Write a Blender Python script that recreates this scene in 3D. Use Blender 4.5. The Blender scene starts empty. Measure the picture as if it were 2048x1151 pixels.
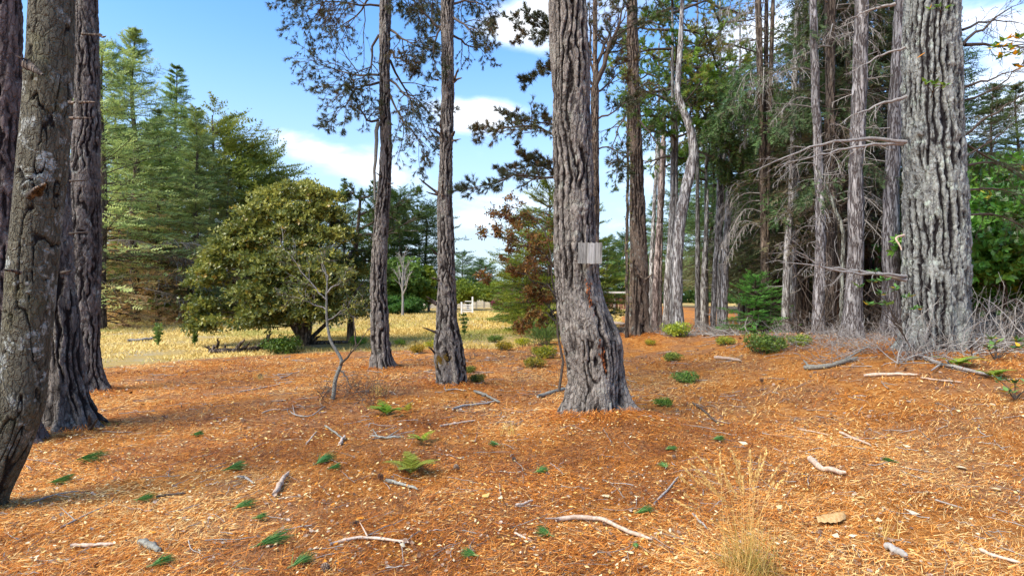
import bpy, math
import numpy as np

# ------------------------------------------------------------------ camera, sky, sun, exposure
F = 1138.0      # focal length in photograph pixels (2048 wide)
HOR = 585.0     # horizon row
H = 1.6         # eye height
scn = bpy.context.scene
COL = scn.collection
cam = bpy.data.cameras.new('camera')
cam.sensor_width = 36.0
cam.lens = 36.0 * F / 2048.0
cam.shift_y = (HOR - 575.5) / 2048.0
cam.clip_start = 0.05
cam.clip_end = 3000
camo = bpy.data.objects.new('camera', cam)
camo.location = (0, 0, H)
camo.rotation_euler = (math.pi / 2, 0, 0)
COL.objects.link(camo)
scn.camera = camo
scn.view_settings.view_transform = 'Standard'
scn.view_settings.look = 'None'
scn.view_settings.gamma = 1.0
scn.view_settings.exposure = 1.84
scn.view_settings.use_curve_mapping = False

SUN_EL, SUN_AZ = math.radians(48), math.radians(-128)   # azimuth clockwise from +Y: sun behind left shoulder
world = bpy.data.worlds.new('World')
scn.world = world
world.use_nodes = True
WN = world.node_tree
WN.nodes.clear()


class NT:
    """small helper round a node tree"""
    def __init__(s, nt):
        s.t = nt

    def n(s, typ, ins=None, **props):
        nd = s.t.nodes.new(typ)
        for k, v in props.items():
            setattr(nd, k, v)
        for k, v in (ins or {}).items():
            if isinstance(v, bpy.types.NodeSocket):
                s.t.links.new(v, nd.inputs[k])
            else:
                nd.inputs[k].default_value = v
        return nd

    def math(s, op, a, b=0.0, c=0.0, clamp=False):
        nd = s.n('ShaderNodeMath', {0: a, 1: b, 2: c}, operation=op)
        nd.use_clamp = clamp
        return nd.outputs[0]

    def vm(s, op, a, b=(0, 0, 0)):
        return s.n('ShaderNodeVectorMath', {0: a, 1: b}, operation=op)

    def mr(s, v, a, b, c=0.0, d=1.0, smooth=True):
        nd = s.n('ShaderNodeMapRange', {'Value': v, 'From Min': a, 'From Max': b, 'To Min': c, 'To Max': d})
        if smooth:
            nd.interpolation_type = 'SMOOTHSTEP'
        return nd.outputs[0]

    def mix(s, f, a, b, blend='MIX'):
        nd = s.n('ShaderNodeMix', data_type='RGBA', blend_type=blend)
        for i, v in ((0, f), (6, a), (7, b)):
            if isinstance(v, bpy.types.NodeSocket):
                s.t.links.new(v, nd.inputs[i])
            else:
                nd.inputs[i].default_value = v if i == 0 else (tuple(v) + (1,))[:4]
        return nd.outputs[2]

    def noise(s, vec, scale, detail=4, rough=0.55, dist=0.0):
        return s.n('ShaderNodeTexNoise', {'Vector': vec, 'Scale': scale, 'Detail': detail, 'Roughness': rough, 'Distortion': dist})


w = NT(WN)
sky = w.n('ShaderNodeTexSky', sky_type='NISHITA')
sky.sun_disc = False
sky.sun_elevation = SUN_EL
sky.sun_rotation = SUN_AZ
sky.altitude = 50
sky.air_density = 1.0
sky.dust_density = 0.6
sky.ozone_density = 2.5
tc = w.n('ShaderNodeTexCoord').outputs['Generated']
sep = w.n('ShaderNodeSeparateXYZ', {0: tc})
elev = sep.outputs[2]
flat = w.vm('MULTIPLY', tc, (1, 1, 2.3)).outputs[0]
cn = w.noise(flat, 3.6, 9, 0.58, 0.25).outputs[0]
cov = w.math('SUBTRACT', cn, 0.60)


def blob(px, py, rx, ry, wgt):
    """cloud bank centred on a compass direction"""
    global cov
    d = np.array([(px - 1024) / F, 1.0, (HOR - py) / F])
    d /= np.linalg.norm(d)
    v = w.vm('SUBTRACT', tc, tuple(d)).outputs[0]
    v = w.vm('MULTIPLY', v, (F / rx, F / rx, F / ry)).outputs[0]
    l = w.vm('LENGTH', v).outputs['Value']
    g = w.mr(l, 1.6, 0.0, 0.0, wgt)
    cov = w.math('ADD', cov, g)


for b in [(585, 275, 74, 38, .36), (705, 335, 130, 42, .32), (960, 228, 95, 34, .34), (1040, 60, 95, 60, .30),
          (1500, 110, 130, 120, .26), (2010, 160, 160, 110, .28), (1000, 430, 260, 60, .05), (1240, 10, 90, 60, .24),
          (370, 150, 320, 170, -.4), (620, 90, 170, 120, -.3), (1000, 150, 110, 45, -.2), (1330, 330, 120, 160, .14)]:
    blob(*b)
cm = w.mr(cov, -0.04, 0.26)
tex = w.noise(flat, 9, 6, 0.6).outputs[0]
cloudc = w.mix(w.mr(tex, 0.3, 0.7), (4.1, 4.3, 4.6), (5.6, 5.6, 5.6))
skyc = w.mix(1.0, sky.outputs[0], (0.56, 0.82, 1.02), 'MULTIPLY')
hz = w.mr(elev, 0.45, 0.0, 0.0, 0.92)
skyc = w.mix(hz, skyc, (2.35, 2.75, 3.15))
skyc = w.mix(w.math('MULTIPLY', cm, 0.93), skyc, cloudc)
bg = w.n('ShaderNodeBackground', {'Color': skyc, 'Strength': 0.1})
out = w.n('ShaderNodeOutputWorld', {'Surface': bg.outputs[0]})

sun = bpy.data.lights.new('sun', 'SUN')
sun.energy = 2.1
sun.angle = math.radians(34)
sun.color = (1.0, 0.90, 0.74)
suno = bpy.data.objects.new('sun', sun)
suno.rotation_euler = (math.pi / 2 - SUN_EL, 0, -SUN_AZ + math.pi)
suno.location = (-30, -30, 40)
COL.objects.link(suno)
# the lamp shines along its local -Z: check: rot about X by (90-el) tilts -Z towards +Y, then Z-rotation turns it
# away from the sun's azimuth

# ------------------------------------------------------------------ numpy noise
rng = np.random.default_rng(11)


def _h(ix, iy, iz, seed):
    h = (ix.astype(np.int64) * 374761393 + iy.astype(np.int64) * 668265263 + iz.astype(np.int64) * 2147483647 + seed * 1274126177) & 0xffffffff
    h = ((h ^ (h >> 13)) * 1274126177) & 0xffffffff
    h = ((h ^ (h >> 16)) * 2246822519) & 0xffffffff
    return ((h ^ (h >> 15)) & 0xffffff) / 16777216.0


def vnoise(x, y, z, seed=0):
    x, y, z = np.broadcast_arrays(np.asarray(x, float), np.asarray(y, float), np.asarray(z, float))
    ix, iy, iz = np.floor(x), np.floor(y), np.floor(z)
    fx, fy, fz = x - ix, y - iy, z - iz
    fx, fy, fz = [f * f * (3 - 2 * f) for f in (fx, fy, fz)]
    r = 0
    for a in (0, 1):
        for b in (0, 1):
            for c in (0, 1):
                r = r + _h(ix + a, iy + b, iz + c, seed) * (fx if a else 1 - fx) * (fy if b else 1 - fy) * (fz if c else 1 - fz)
    return r * 2 - 1


def fbm(x, y, z, o=4, seed=0):
    r, a = 0, 0.5
    for i in range(o):
        r = r + a * vnoise(x, y, z, seed + i)
        x, y, z, a = x * 2.03, y * 2.03, z * 2.03, a * 0.5
    return r


def voronoi(x, y, z, seed=0):
    ix, iy, iz = np.floor(x), np.floor(y), np.floor(z)
    f1 = np.full(x.shape, 9.0)
    f2 = np.full(x.shape, 9.0)
    cid = np.zeros(x.shape)
    for a in (-1, 0, 1):
        for b in (-1, 0, 1):
            for c in (-1, 0, 1):
                jx, jy, jz = ix + a, iy + b, iz + c
                px = jx + _h(jx, jy, jz, seed)
                py = jy + _h(jx, jy, jz, seed + 7)
                pz = jz + _h(jx, jy, jz, seed + 13)
                d = np.sqrt((px - x) ** 2 + (py - y) ** 2 + (pz - z) ** 2)
                cl = d < f1
                f2 = np.where(cl, f1, np.minimum(f2, d))
                cid = np.where(cl, _h(jx, jy, jz, seed + 23), cid)
                f1 = np.where(cl, d, f1)
    return f1, f2, cid


def sst(a, b, x):
    t = np.clip((x - a) / (b - a), 0, 1)
    return t * t * (3 - 2 * t)


# ------------------------------------------------------------------ terrain
MOUNDS = [(1.25, 6.45, .11, .75), (1.05, 6.9, .10, .75), (-1.0, 9.2, .10, .9), (3.9, 17.8, .30, 1.5), (-1.5, 6.9, .06, 1.3), (-7.3, 8.6, .03, .8), (-0.4, 5.2, -.03, 1.0), (-2.5, 8.2, .08, 1.1),
          (0.5, 13.0, .03, 1.2), (2.2, 12.5, .06, 1.0), (-5.4, 6.2, .05, .7)]


def hgt(x, y):
    x = np.asarray(x, float)
    y = np.asarray(y, float)
    h = 0.60 * sst(2.8, 7.6, x) * (1 - 0.75 * sst(12, 22, y)) * sst(2.0, 8.5, y)
    for mx, my, mh, mr in MOUNDS:
        h = h + mh * np.exp(-((x - mx) ** 2 + (y - my) ** 2) / (mr * mr))
    near = np.exp(-np.hypot(x, y - 6) / 40)
    h = h + near * (0.035 * fbm(x * .6, y * .6, 0, 3, 5) + 0.018 * fbm(x * 2.4, y * 2.4, 3, 3, 9))
    return h


def gp(px, py):
    """where the line of sight through a photograph pixel meets the ground"""
    Y = np.concatenate([np.arange(1.5, 25, .02), np.arange(25, 90, .1)])
    X = (px - 1024) / F * Y
    Z = H + (HOR - py) / F * Y
    g = hgt(X, Y)
    i = np.argmax(Z < g)
    if not (Z < g).any():
        i = len(Y) - 1
    return np.array([X[i], Y[i], float(g[i])])


def wp(px, py, Y):
    return np.array([(px - 1024) / F * Y, Y, H + (HOR - py) / F * Y])


LX = [-60, -14, -9.5, -8.3, -6.6, -4.3, -3.0, 0, 4, 8, 12, 40]
LY = [8.0, 8.6, 10.2, 12.6, 14.4, 15.4, 15.8, 16.6, 22, 40, 60, 60]


def field_mask(x, y):
    """0 = needle litter, 1 = dry meadow"""
    e = np.interp(x, LX, LY)
    return sst(-.8, .8, y - e + 0.7 * fbm(np.asarray(x) * .5, np.asarray(y) * .5, 1, 3, 31))


# ------------------------------------------------------------------ mesh building
class MB:
    def __init__(s):
        s.V, s.F, s.R, s.A, s.n = [], [], [], [], 0

    def add(s, V, Fc, rnd=0.5, aux=0.0):
        V = np.asarray(V, float).reshape(-1, 3)
        s.V.append(V)
        s.F.append(np.asarray(Fc, np.int64) + s.n)
        s.R.append(np.broadcast_to(np.asarray(rnd, float), (len(V),)))
        s.A.append(np.broadcast_to(np.asarray(aux, float), (len(V),)))
        s.n += len(V)
        return s

    def mesh(s, name, mat, smooth=False, off=(0, 0, 0)):
        V = np.concatenate(s.V) - np.asarray(off, float)
        me = bpy.data.meshes.new(name)
        me.vertices.add(len(V))
        me.vertices.foreach_set('co', V.astype(np.float32).ravel())
        li = np.concatenate([f.ravel() for f in s.F]).astype(np.int32)
        cnt = np.concatenate([np.full(len(f), f.shape[1]) for f in s.F]).astype(np.int32)
        st = np.concatenate([[0], np.cumsum(cnt)[:-1]]).astype(np.int32)
        me.loops.add(len(li))
        me.loops.foreach_set('vertex_index', li)
        me.polygons.add(len(cnt))
        me.polygons.foreach_set('loop_start', st)
        me.update(calc_edges=True)
        for nm, arr in (('rnd', s.R), ('aux', s.A)):
            at = me.attributes.new(nm, 'FLOAT', 'POINT')
            at.data.foreach_set('value', np.concatenate(arr).astype(np.float32))
        me.polygons.foreach_set('use_smooth', np.full(len(cnt), bool(smooth)))
        if mat:
            me.materials.append(mat)
        return me


def link(name, me, parent=None, loc=None, kind=None):
    o = bpy.data.objects.new(name, me)
    COL.objects.link(o)
    if parent is not None:
        o.parent = parent
    if loc is not None:
        o.location = loc
    if kind:
        o['kind'] = kind
    return o


def tag(o, label, cat, group=None):
    o['label'] = label
    o['category'] = cat
    if group:
        o['group'] = group
    return o


def thing(name, label, cat, loc=(0, 0, 0), group=None):
    o = bpy.data.objects.new(name, None)
    o.empty_display_size = .2
    COL.objects.link(o)
    o.location = loc
    return tag(o, label, cat, group)


def copy_thing(root, loc, rz=0, sc=1.0, label=None, color=None):
    r = root.copy()
    COL.objects.link(r)
    r.location = loc
    r.rotation_euler = (0, 0, rz)
    r.scale = (sc, sc, sc) if np.isscalar(sc) else sc
    if label:
        r['label'] = label
    for ch in root.children:
        c = ch.copy()
        COL.objects.link(c)
        c.parent = r
        if color:
            c.color = tuple(color) + (1,)
        for g in ch.children:
            d = g.copy()
            COL.objects.link(d)
            d.parent = c
    return r


def nrm(v):
    return v / (np.linalg.norm(v, axis=-1, keepdims=True) + 1e-9)


def frames(d):
    ref = np.where(np.abs(d[..., 2:3]) < .9, np.array([0, 0, 1.0]), np.array([1.0, 0, 0]))
    a = nrm(np.cross(d, ref))
    return a, np.cross(d, a)


def tubes(mb, P, R, s=5, rnd=None, aux=0.0):
    """n tubes at once: P (n,k,3), R (n,k)"""
    n, k, _ = P.shape
    if n == 0:
        return
    T = nrm(np.gradient(P, axis=1))
    ref = nrm(T.mean(1))
    a, _ = frames(ref)
    a = np.repeat(a[:, None, :], k, 1)
    N = nrm(np.cross(T, a))
    B = np.cross(T, N)
    th = np.arange(s) / s * 2 * np.pi
    V = P[:, :, None, :] + R[:, :, None, None] * (np.cos(th)[None, None, :, None] * N[:, :, None, :] + np.sin(th)[None, None, :, None] * B[:, :, None, :])
    i = np.arange(n)[:, None, None] * k * s
    j = np.arange(k - 1)[None, :, None] * s
    q = np.arange(s)[None, None, :]
    q2 = (q + 1) % s
    Fc = np.stack([i + j + q, i + j + q2, i + j + s + q2, i + j + s + q], -1).reshape(-1, 4)
    if rnd is None:
        rnd = rng.random(n)
    rn = np.repeat(np.broadcast_to(rnd, (n,)), k * s)
    au = np.repeat(np.broadcast_to(aux, (n,)), k * s)
    mb.add(V.reshape(-1, 3), Fc, rn, au)


def grow(base, d, L, k=6, droop=0.0, wob=0.1, lift=0.0):
    n = len(base)
    P = np.zeros((n, k, 3))
    P[:, 0] = base
    d = nrm(d)
    L = np.broadcast_to(L, (n,))
    for i in range(1, k):
        f = i / (k - 1)
        P[:, i] = P[:, i - 1] + d * (L / (k - 1))[:, None]
        d = d + rng.normal(0, wob, (n, 3)) + np.array([0, 0, 1.0]) * ((lift * f - droop * (1 - .4 * f)) / (k - 1))
        d = nrm(d)
    return P


def kids(P, R, m, t0=.2, t1=1.0, ang=.9, L=.3, Lv=.3, droop=0, k=5, wob=.12, lift=0, flatness=0.0, rf=.6, taper=.45):
    """m children along every parent path; L is a fraction of the parent's length"""
    n, K, _ = P.shape
    t = t0 + (t1 - t0) * (np.arange(m)[None, :] + rng.random((n, m))) / m
    x = t * (K - 1) * .999
    i = x.astype(int)
    f = (x - i)[..., None]
    ii = np.arange(n)[:, None]
    base = P[ii, i] * (1 - f) + P[ii, i + 1] * f
    tan = nrm(P[ii, i + 1] - P[ii, i])
    rad = R[ii, i] * (1 - f[..., 0]) + R[ii, i + 1] * f[..., 0]
    a, b = frames(tan)
    ph = rng.random((n, m)) * 2 * np.pi
    side = a * np.cos(ph)[..., None] + b * np.sin(ph)[..., None]
    sg = np.where((np.arange(m)[None, :] + rng.integers(0, 2, (n, 1))) % 2 == 0, 1.0, -1.0)[..., None]
    side = nrm(side * (1 - flatness) + a * sg * flatness)
    an = ang * rng.uniform(.7, 1.3, (n, m))[..., None]
    d = tan * np.cos(an) + side * np.sin(an)
    PL = np.linalg.norm(np.diff(P, axis=1), axis=2).sum(1)[:, None]
    Lc = L * PL * (1 - .55 * t) * rng.uniform(1 - Lv, 1 + Lv, (n, m))
    Pc = grow(base.reshape(-1, 3), d.reshape(-1, 3), Lc.ravel(), k, droop, wob, lift)
    Rc = (rad.ravel() * rf)[:, None] * np.linspace(1, taper, k)[None]
    return Pc, Rc


def resample(P, K):
    P = np.asarray(P, float)
    s = np.concatenate([[0], np.cumsum(np.linalg.norm(np.diff(P, axis=0), axis=1))])
    t = np.linspace(0, s[-1], K)
    Q = np.stack([np.interp(t, s, P[:, c]) for c in range(3)], 1)
    for _ in range(2):
        Q[1:-1] = Q[1:-1] * .5 + (Q[:-2] + Q[2:]) * .25
    return Q


def scatter(mb, tv, tf, pos, d, sc, rnd=None, aux=0.0, up=None):
    """place a template (its +Z along d) many times"""
    pos = np.asarray(pos, float).reshape(-1, 3)
    n = len(pos)
    if n == 0:
        return
    d = nrm(np.broadcast_to(d, (n, 3)))
    a, b = frames(d)
    if up is None:
        ph = rng.random(n) * 2 * np.pi
        a2 = a * np.cos(ph)[:, None] + b * np.sin(ph)[:, None]
    else:                      # keep the template's X axis level: the spray lies flat
        ph = rng.normal(0, up, n)
        a2 = a * np.cos(ph)[:, None] + b * np.sin(ph)[:, None]
    b2 = np.cross(d, a2)
    sc = np.broadcast_to(sc, (n,))[:, None, None]
    V = (a2[:, None, :] * tv[None, :, 0:1] + b2[:, None, :] * tv[None, :, 1:2] + d[:, None, :] * tv[None, :, 2:3]) * sc + pos[:, None, :]
    m = len(tv)
    Fc = (tf[None] + (np.arange(n) * m)[:, None, None]).reshape(-1, tf.shape[1])
    if rnd is None:
        rnd = rng.random(n)
    rn = np.repeat(np.broadcast_to(rnd, (n,)), m) + np.tile(rng.uniform(-.12, .12, m), n)
    mb.add(V.reshape(-1, 3), Fc, np.clip(rn, 0, 1), np.repeat(np.broadcast_to(aux, (n,)), m))


def t_tuft(n=16, spread=.9, wd=.05, seed=1):
    r = np.random.default_rng(seed)
    V, Fc = [], []
    for i in range(n):
        a = r.random() * 2 * np.pi
        s = spread * math.sqrt(r.random())
        d = np.array([math.sin(s) * math.cos(a), math.sin(s) * math.sin(a), math.cos(s)])
        q = nrm(np.cross(d, r.normal(size=3)))
        L = r.uniform(.7, 1.05)
        b = np.array([0, 0, r.uniform(-.35, .1)])
        V += [b - q * wd / 2, b + q * wd / 2, b + d * L]
        Fc.append([3 * i, 3 * i + 1, 3 * i + 2])
    return np.array(V), np.array(Fc)


def t_spray(pairs=5, seed=2, wd=.12, droop=.25):
    """flat conifer spray: a feather of needles round a twig"""
    r = np.random.default_rng(seed)
    V, Fc = [], []
    c = 0
    V += [[-.02, 0, 0], [.02, 0, 0], [0, -droop, 1.0]]
    Fc.append([0, 1, 2])
    c = 3
    for i in range(pairs):
        t = (i + .3) / pairs
        for sg in (-1, 1):
            L = .42 * (1 - .55 * t) * r.uniform(.8, 1.2)
            b = np.array([0, -droop * t * t, t])
            e = b + np.array([sg * L * .8, -L * r.uniform(.1, .5), L * .55])
            V += [b - [0, 0, wd / 2], b + [0, 0, wd / 2], e]
            Fc.append([c, c + 1, c + 2])
            c += 3
    return np.array(V), np.array(Fc)


# leaf: a folded pointed blade, 4 triangles, base at the origin, blade along +Z, face normal about +Y
LEAF = (np.array([[0, 0, 0], [-.22, .05, .35], [0, -.02, .45], [.22, .05, .35], [0, .03, 1.0]]), np.array([[0, 2, 1], [0, 3, 2], [1, 2, 4], [2, 3, 4]]))
LEAF2 = (np.array([[0, 0, 0], [-.24, .04, .5], [0, 0, 1.0], [.24, .04, .5]]), np.array([[0, 3, 1], [1, 3, 2]]))


def t_rosette(n=6, seed=3, big=False, tilt=.9):
    r = np.random.default_rng(seed)
    V, Fc, c = [], [], 0
    lv, lf = LEAF if big else LEAF2
    for i in range(n):
        a = i / n * 2 * np.pi + r.normal(0, .25)
        s = tilt + r.normal(0, .2)
        d = np.array([math.sin(s) * math.cos(a), math.sin(s) * math.sin(a), math.cos(s)])
        x = nrm(np.cross(d, [0, 0, 1.0]))
        y = np.cross(d, x)
        k = r.uniform(.75, 1.1)
        V.append((x * lv[:, 0:1] + y * lv[:, 1:2] + d * lv[:, 2:3]) * k)
        Fc.append(lf + c)
        c += len(lv)
    return np.concatenate(V), np.concatenate(Fc)


TUFTS = [t_tuft(20, 1.0, .085, 1), t_tuft(18, .75, .09, 2), t_tuft(22, 1.25, .08, 4)]

# ------------------------------------------------------------------ materials
def new_mat(name):
    m = bpy.data.materials.new(name)
    m.use_nodes = True
    m.node_tree.nodes.clear()
    return m, NT(m.node_tree)


def attr(t, nm):
    return t.n('ShaderNodeAttribute', attribute_name=nm).outputs['Fac']


def ramp(t, fac, stops):
    nd = t.n('ShaderNodeValToRGB', {0: fac})
    cr = nd.color_ramp
    while len(cr.elements) < len(stops):
        cr.elements.new(.5)
    for e, (p, c) in zip(cr.elements, stops):
        e.position = p
        e.color = tuple(c) + (1,)
    return nd.outputs[0]


def leaf_mat(name, cols, dead=None, rough=.55, transl=.3, spec=.35):
    m, t = new_mat(name)
    n = len(cols)
    c = ramp(t, attr(t, 'rnd'), [(i / max(1, n - 1), q) for i, q in enumerate(cols)])
    if dead:
        c = t.mix(attr(t, 'aux'), c, dead)
    oc = t.n('ShaderNodeObjectInfo').outputs['Color']
    c = t.mix(1.0, c, oc, 'MULTIPLY')
    p = t.n('ShaderNodeBsdfPrincipled', {'Base Color': c, 'Roughness': rough, 'Specular IOR Level': spec})
    tr = t.n('ShaderNodeBsdfTranslucent', {'Color': c})
    mx = t.n('ShaderNodeMixShader', {0: transl, 1: p.outputs[0], 2: tr.outputs[0]})
    t.n('ShaderNodeOutputMaterial', {'Surface': mx.outputs[0]})
    return m


def bark_mat(name, plate, plate2, furrow, lichen=(.42, .45, .36), lam=.35, fine=60, spot=0, moss=0.0, bump=.9, zs=.28, geo=True, fscale=7.0, mosscol=(.13, .12, .02), crack=22.0, crackd=.55):
    m, t = new_mat(name)
    co = t.n('ShaderNodeTexCoord').outputs['Object']
    st = t.vm('MULTIPLY', co, (1, 1, zs)).outputs[0]
    n1 = t.noise(st, fine * .22, 5, .6).outputs[0]
    n2 = t.noise(co, 2.2, 4, .6, .4).outputs[0]
    n3 = t.noise(st, fine, 3, .7).outputs[0]
    c = t.mix(t.mr(n1, .35, .68), plate, plate2)
    c = t.mix(t.math('MULTIPLY', t.mr(n3, .3, .75), .45), c, tuple(x * 1.7 for x in plate2), 'MIX')
    lm = t.math('MULTIPLY', t.mr(t.noise(co, 5.5, 6, .72, .3).outputs[0], .52, .64), t.mr(n2, .42, .6))
    lm = t.math('MULTIPLY', lm, lam * 2.4, clamp=True)
    c = t.mix(lm, c, lichen)
    if spot:
        sp = t.n('ShaderNodeTexVoronoi', {'Vector': co, 'Scale': 16.0})
        s2 = t.math('MULTIPLY', t.mr(sp.outputs['Distance'], .26, .14), t.mr(t.noise(co, 3.3, 2).outputs[0], .5, .56))
        c = t.mix(t.math('MULTIPLY', s2, spot), c, (.50, .53, .50))
    # flaky scales: short cracks across the plates
    wn = t.noise(co, 14, 3).outputs[1]
    cv = t.vm('ADD', t.vm('MULTIPLY', co, (1, 1, .27)).outputs[0], t.vm('MULTIPLY', wn, (.07, .07, .03)).outputs[0]).outputs[0]
    ck = t.n('ShaderNodeTexVoronoi', {'Vector': cv, 'Scale': crack}, feature='DISTANCE_TO_EDGE').outputs['Distance']
    cc = t.n('ShaderNodeTexVoronoi', {'Vector': cv, 'Scale': crack}).outputs['Color']
    ce = t.mr(ck, .0, .16)
    tone = t.mr(t.n('ShaderNodeSeparateColor', {0: cc}).outputs[0], 0, 1, .70, 1.25)
    c = t.mix(1.0, c, t.n('ShaderNodeCombineColor', {0: tone, 1: tone, 2: tone}).outputs[0], 'MULTIPLY')
    c = t.mix(t.math('MULTIPLY', t.math('SUBTRACT', 1.0, ce), crackd), c, furrow)
    if geo:
        fz = attr(t, 'rnd')
        c = t.mix(t.mr(fz, .64, .20), c, furrow)
        c = t.mix(t.math('MULTIPLY', t.mr(fz, .55, .95), .35), c, tuple(min(.8, x * 1.9) for x in plate2))
        hb = t.math('ADD', n3, t.math('MULTIPLY', ce, .8))
    else:
        wv = t.noise(t.vm('MULTIPLY', co, (1, 1, .5)).outputs[0], 3, 3)
        dv = t.vm('ADD', t.vm('MULTIPLY', co, (1, 1, .13)).outputs[0], t.vm('MULTIPLY', wv.outputs[1], (.10, .10, .05)).outputs[0]).outputs[0]
        vo = t.noise(dv, fscale * 1.8, 3, .6).outputs[0]
        e = t.mr(t.math('ABSOLUTE', t.math('SUBTRACT', vo, .5)), .0, .09)
        c = t.mix(e, furrow, c)
        hb = t.math('ADD', t.math('MULTIPLY', e, 1.4), n3)
    if moss:
        mm = t.math('MULTIPLY', t.mr(t.noise(co, 1.7, 5, .65).outputs[0], .58 - .12 * moss, .66), moss)
        c = t.mix(mm, c, mosscol)
    oc = t.n('ShaderNodeObjectInfo').outputs['Color']
    c = t.mix(1.0, c, oc, 'MULTIPLY')
    bp = t.n('ShaderNodeBump', {'Height': hb, 'Strength': bump, 'Distance': .02})
    p = t.n('ShaderNodeBsdfPrincipled', {'Base Color': c, 'Roughness': .88, 'Specular IOR Level': .25, 'Normal': bp.outputs[0]})
    t.n('ShaderNodeOutputMaterial', {'Surface': p.outputs[0]})
    return m


def simple_mat(name, cols, rough=.8, sc=20, zs=1.0, bump=.3, spec=.3):
    m, t = new_mat(name)
    co = t.n('ShaderNodeTexCoord').outputs['Object']
    st = t.vm('MULTIPLY', co, (1, 1, zs)).outputs[0]
    nz = t.noise(st, sc, 5, .62).outputs[0]
    f = t.math('ADD', t.math('MULTIPLY', attr(t, 'rnd'), .5), t.math('MULTIPLY', t.mr(nz, .3, .7), .5))
    c = ramp(t, f, [(i / (len(cols) - 1), q) for i, q in enumerate(cols)])
    c = t.mix(1.0, c, t.n('ShaderNodeObjectInfo').outputs['Color'], 'MULTIPLY')
    bp = t.n('ShaderNodeBump', {'Height': nz, 'Strength': bump, 'Distance': .01})
    p = t.n('ShaderNodeBsdfPrincipled', {'Base Color': c, 'Roughness': rough, 'Specular IOR Level': spec, 'Normal': bp.outputs[0]})
    t.n('ShaderNodeOutputMaterial', {'Surface': p.outputs[0]})
    return m


M = {}
M['bark_main'] = bark_mat('bark_grey_brown', (.085, .072, .062), (.20, .175, .15), (.016, .011, .009), (.28, .29, .24), .35, fine=70)
M['bark_lean'] = bark_mat('bark_olive_lichen', (.045, .040, .028), (.10, .09, .062), (.018, .014, .011), (.46, .49, .46), 1.1, fine=80, spot=.7, moss=.4, bump=1.0, mosscol=(.13, .12, .04), crack=30.0, crackd=.28)
M['bark_dark'] = bark_mat('bark_dark_purple', (.075, .055, .048), (.13, .10, .09), (.02, .013, .012), (.30, .32, .29), .2, fine=70)
M['bark_left'] = bark_mat('bark_left_grey', (.065, .056, .05), (.14, .122, .108), (.014, .010, .009), (.36, .40, .36), .4, fine=70)
M['bark_back'] = bark_mat('bark_back_dark', (.085, .06, .042), (.15, .11, .08), (.02, .012, .008), (.3, .34, .3), .3, fine=50)
M['bark_pale'] = bark_mat('bark_pale_lichen', (.08, .076, .08), (.21, .215, .195), (.012, .009, .010), (.36, .41, .35), .6, fine=60, crack=13.0)
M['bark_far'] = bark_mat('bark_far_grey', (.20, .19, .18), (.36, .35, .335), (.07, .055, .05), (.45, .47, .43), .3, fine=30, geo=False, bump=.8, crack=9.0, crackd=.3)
M['bark_brown'] = bark_mat('bark_far_brown', (.10, .075, .055), (.19, .145, .11), (.03, .02, .015), (.3, .3, .25), .2, fine=30, geo=False, bump=.8, crack=9.0, crackd=.3)
M['twig_grey'] = simple_mat('dead_twig_grey', [(.13, .11, .095), (.26, .235, .21), (.42, .40, .37)], .85, 30)
M['twig_dark'] = simple_mat('twig_dark', [(.035, .026, .02), (.08, .06, .045), (.14, .11, .085)], .85, 30)
M['wood_pale'] = simple_mat('bleached_stick', [(.24, .15, .09), (.46, .34, .25), (.62, .53, .44)], .8, 45, .5)
M['wood_lichen'] = simple_mat('lichen_stick', [(.08, .065, .05), (.19, .18, .15), (.40, .41, .35)], .9, 45)
M['wood_grey'] = simple_mat('weathered_wood', [(.16, .14, .12), (.30, .27, .235), (.46, .43, .39)], .85, 30, .1, .5)
M['wood_white'] = simple_mat('white_painted_wood', [(.5, .49, .46), (.66, .65, .62), (.78, .77, .75)], .7, 8)
M['needle_pine'] = leaf_mat('pine_needles', [(.03, .038, .018), (.065, .078, .034), (.13, .14, .06)], (.13, .075, .03), transl=.25)
M['needle_green'] = leaf_mat('green_needles', [(.06, .11, .03), (.13, .20, .055), (.24, .31, .09)], (.22, .15, .06), transl=.42)
M['needle_spruce'] = leaf_mat('spruce_sprays', [(.035, .062, .026), (.145, .215, .08), (.33, .40, .17)], (.40, .24, .14), transl=.4)
M['needle_dark'] = leaf_mat('dark_conifer_sprays', [(.035, .065, .03), (.075, .115, .048), (.13, .175, .075)], (.15, .13, .09), transl=.35)
M['laurel'] = leaf_mat('glossy_leaves', [(.045, .07, .016), (.14, .165, .03), (.42, .40, .075)], (.38, .24, .03), .38, .35, .5)
M['broad'] = leaf_mat('broad_leaves', [(.06, .11, .02), (.12, .19, .035), (.20, .27, .06)], (.25, .2, .03), .5, .35)
M['rhodo'] = leaf_mat('rhododendron_leaves', [(.03, .09, .02), (.08, .20, .04), (.20, .38, .08)], (.55, .36, .02), .35, .25, .5)
M['brownleaf'] = leaf_mat('dead_brown_leaves', [(.09, .035, .012), (.19, .08, .02), (.30, .16, .03)], (.1, .12, .03), .6, .3)
M['purple'] = leaf_mat('purple_leaves', [(.10, .015, .035), (.20, .03, .07), (.30, .07, .11)], None, .5, .3)
M['fern'] = leaf_mat('fern_fronds', [(.09, .16, .02), (.20, .30, .03), (.38, .40, .06)], (.35, .2, .05), .5, .35)
M['tuft'] = leaf_mat('fresh_green_needles', [(.035, .13, .025), (.085, .23, .05), (.22, .36, .10)], (.3, .3, .1), .4, .25)
M['grass_dry'] = leaf_mat('dry_grass', [(.46, .30, .07), (.68, .48, .13), (.80, .63, .26)], (.28, .30, .06), .6, .3)
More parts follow.
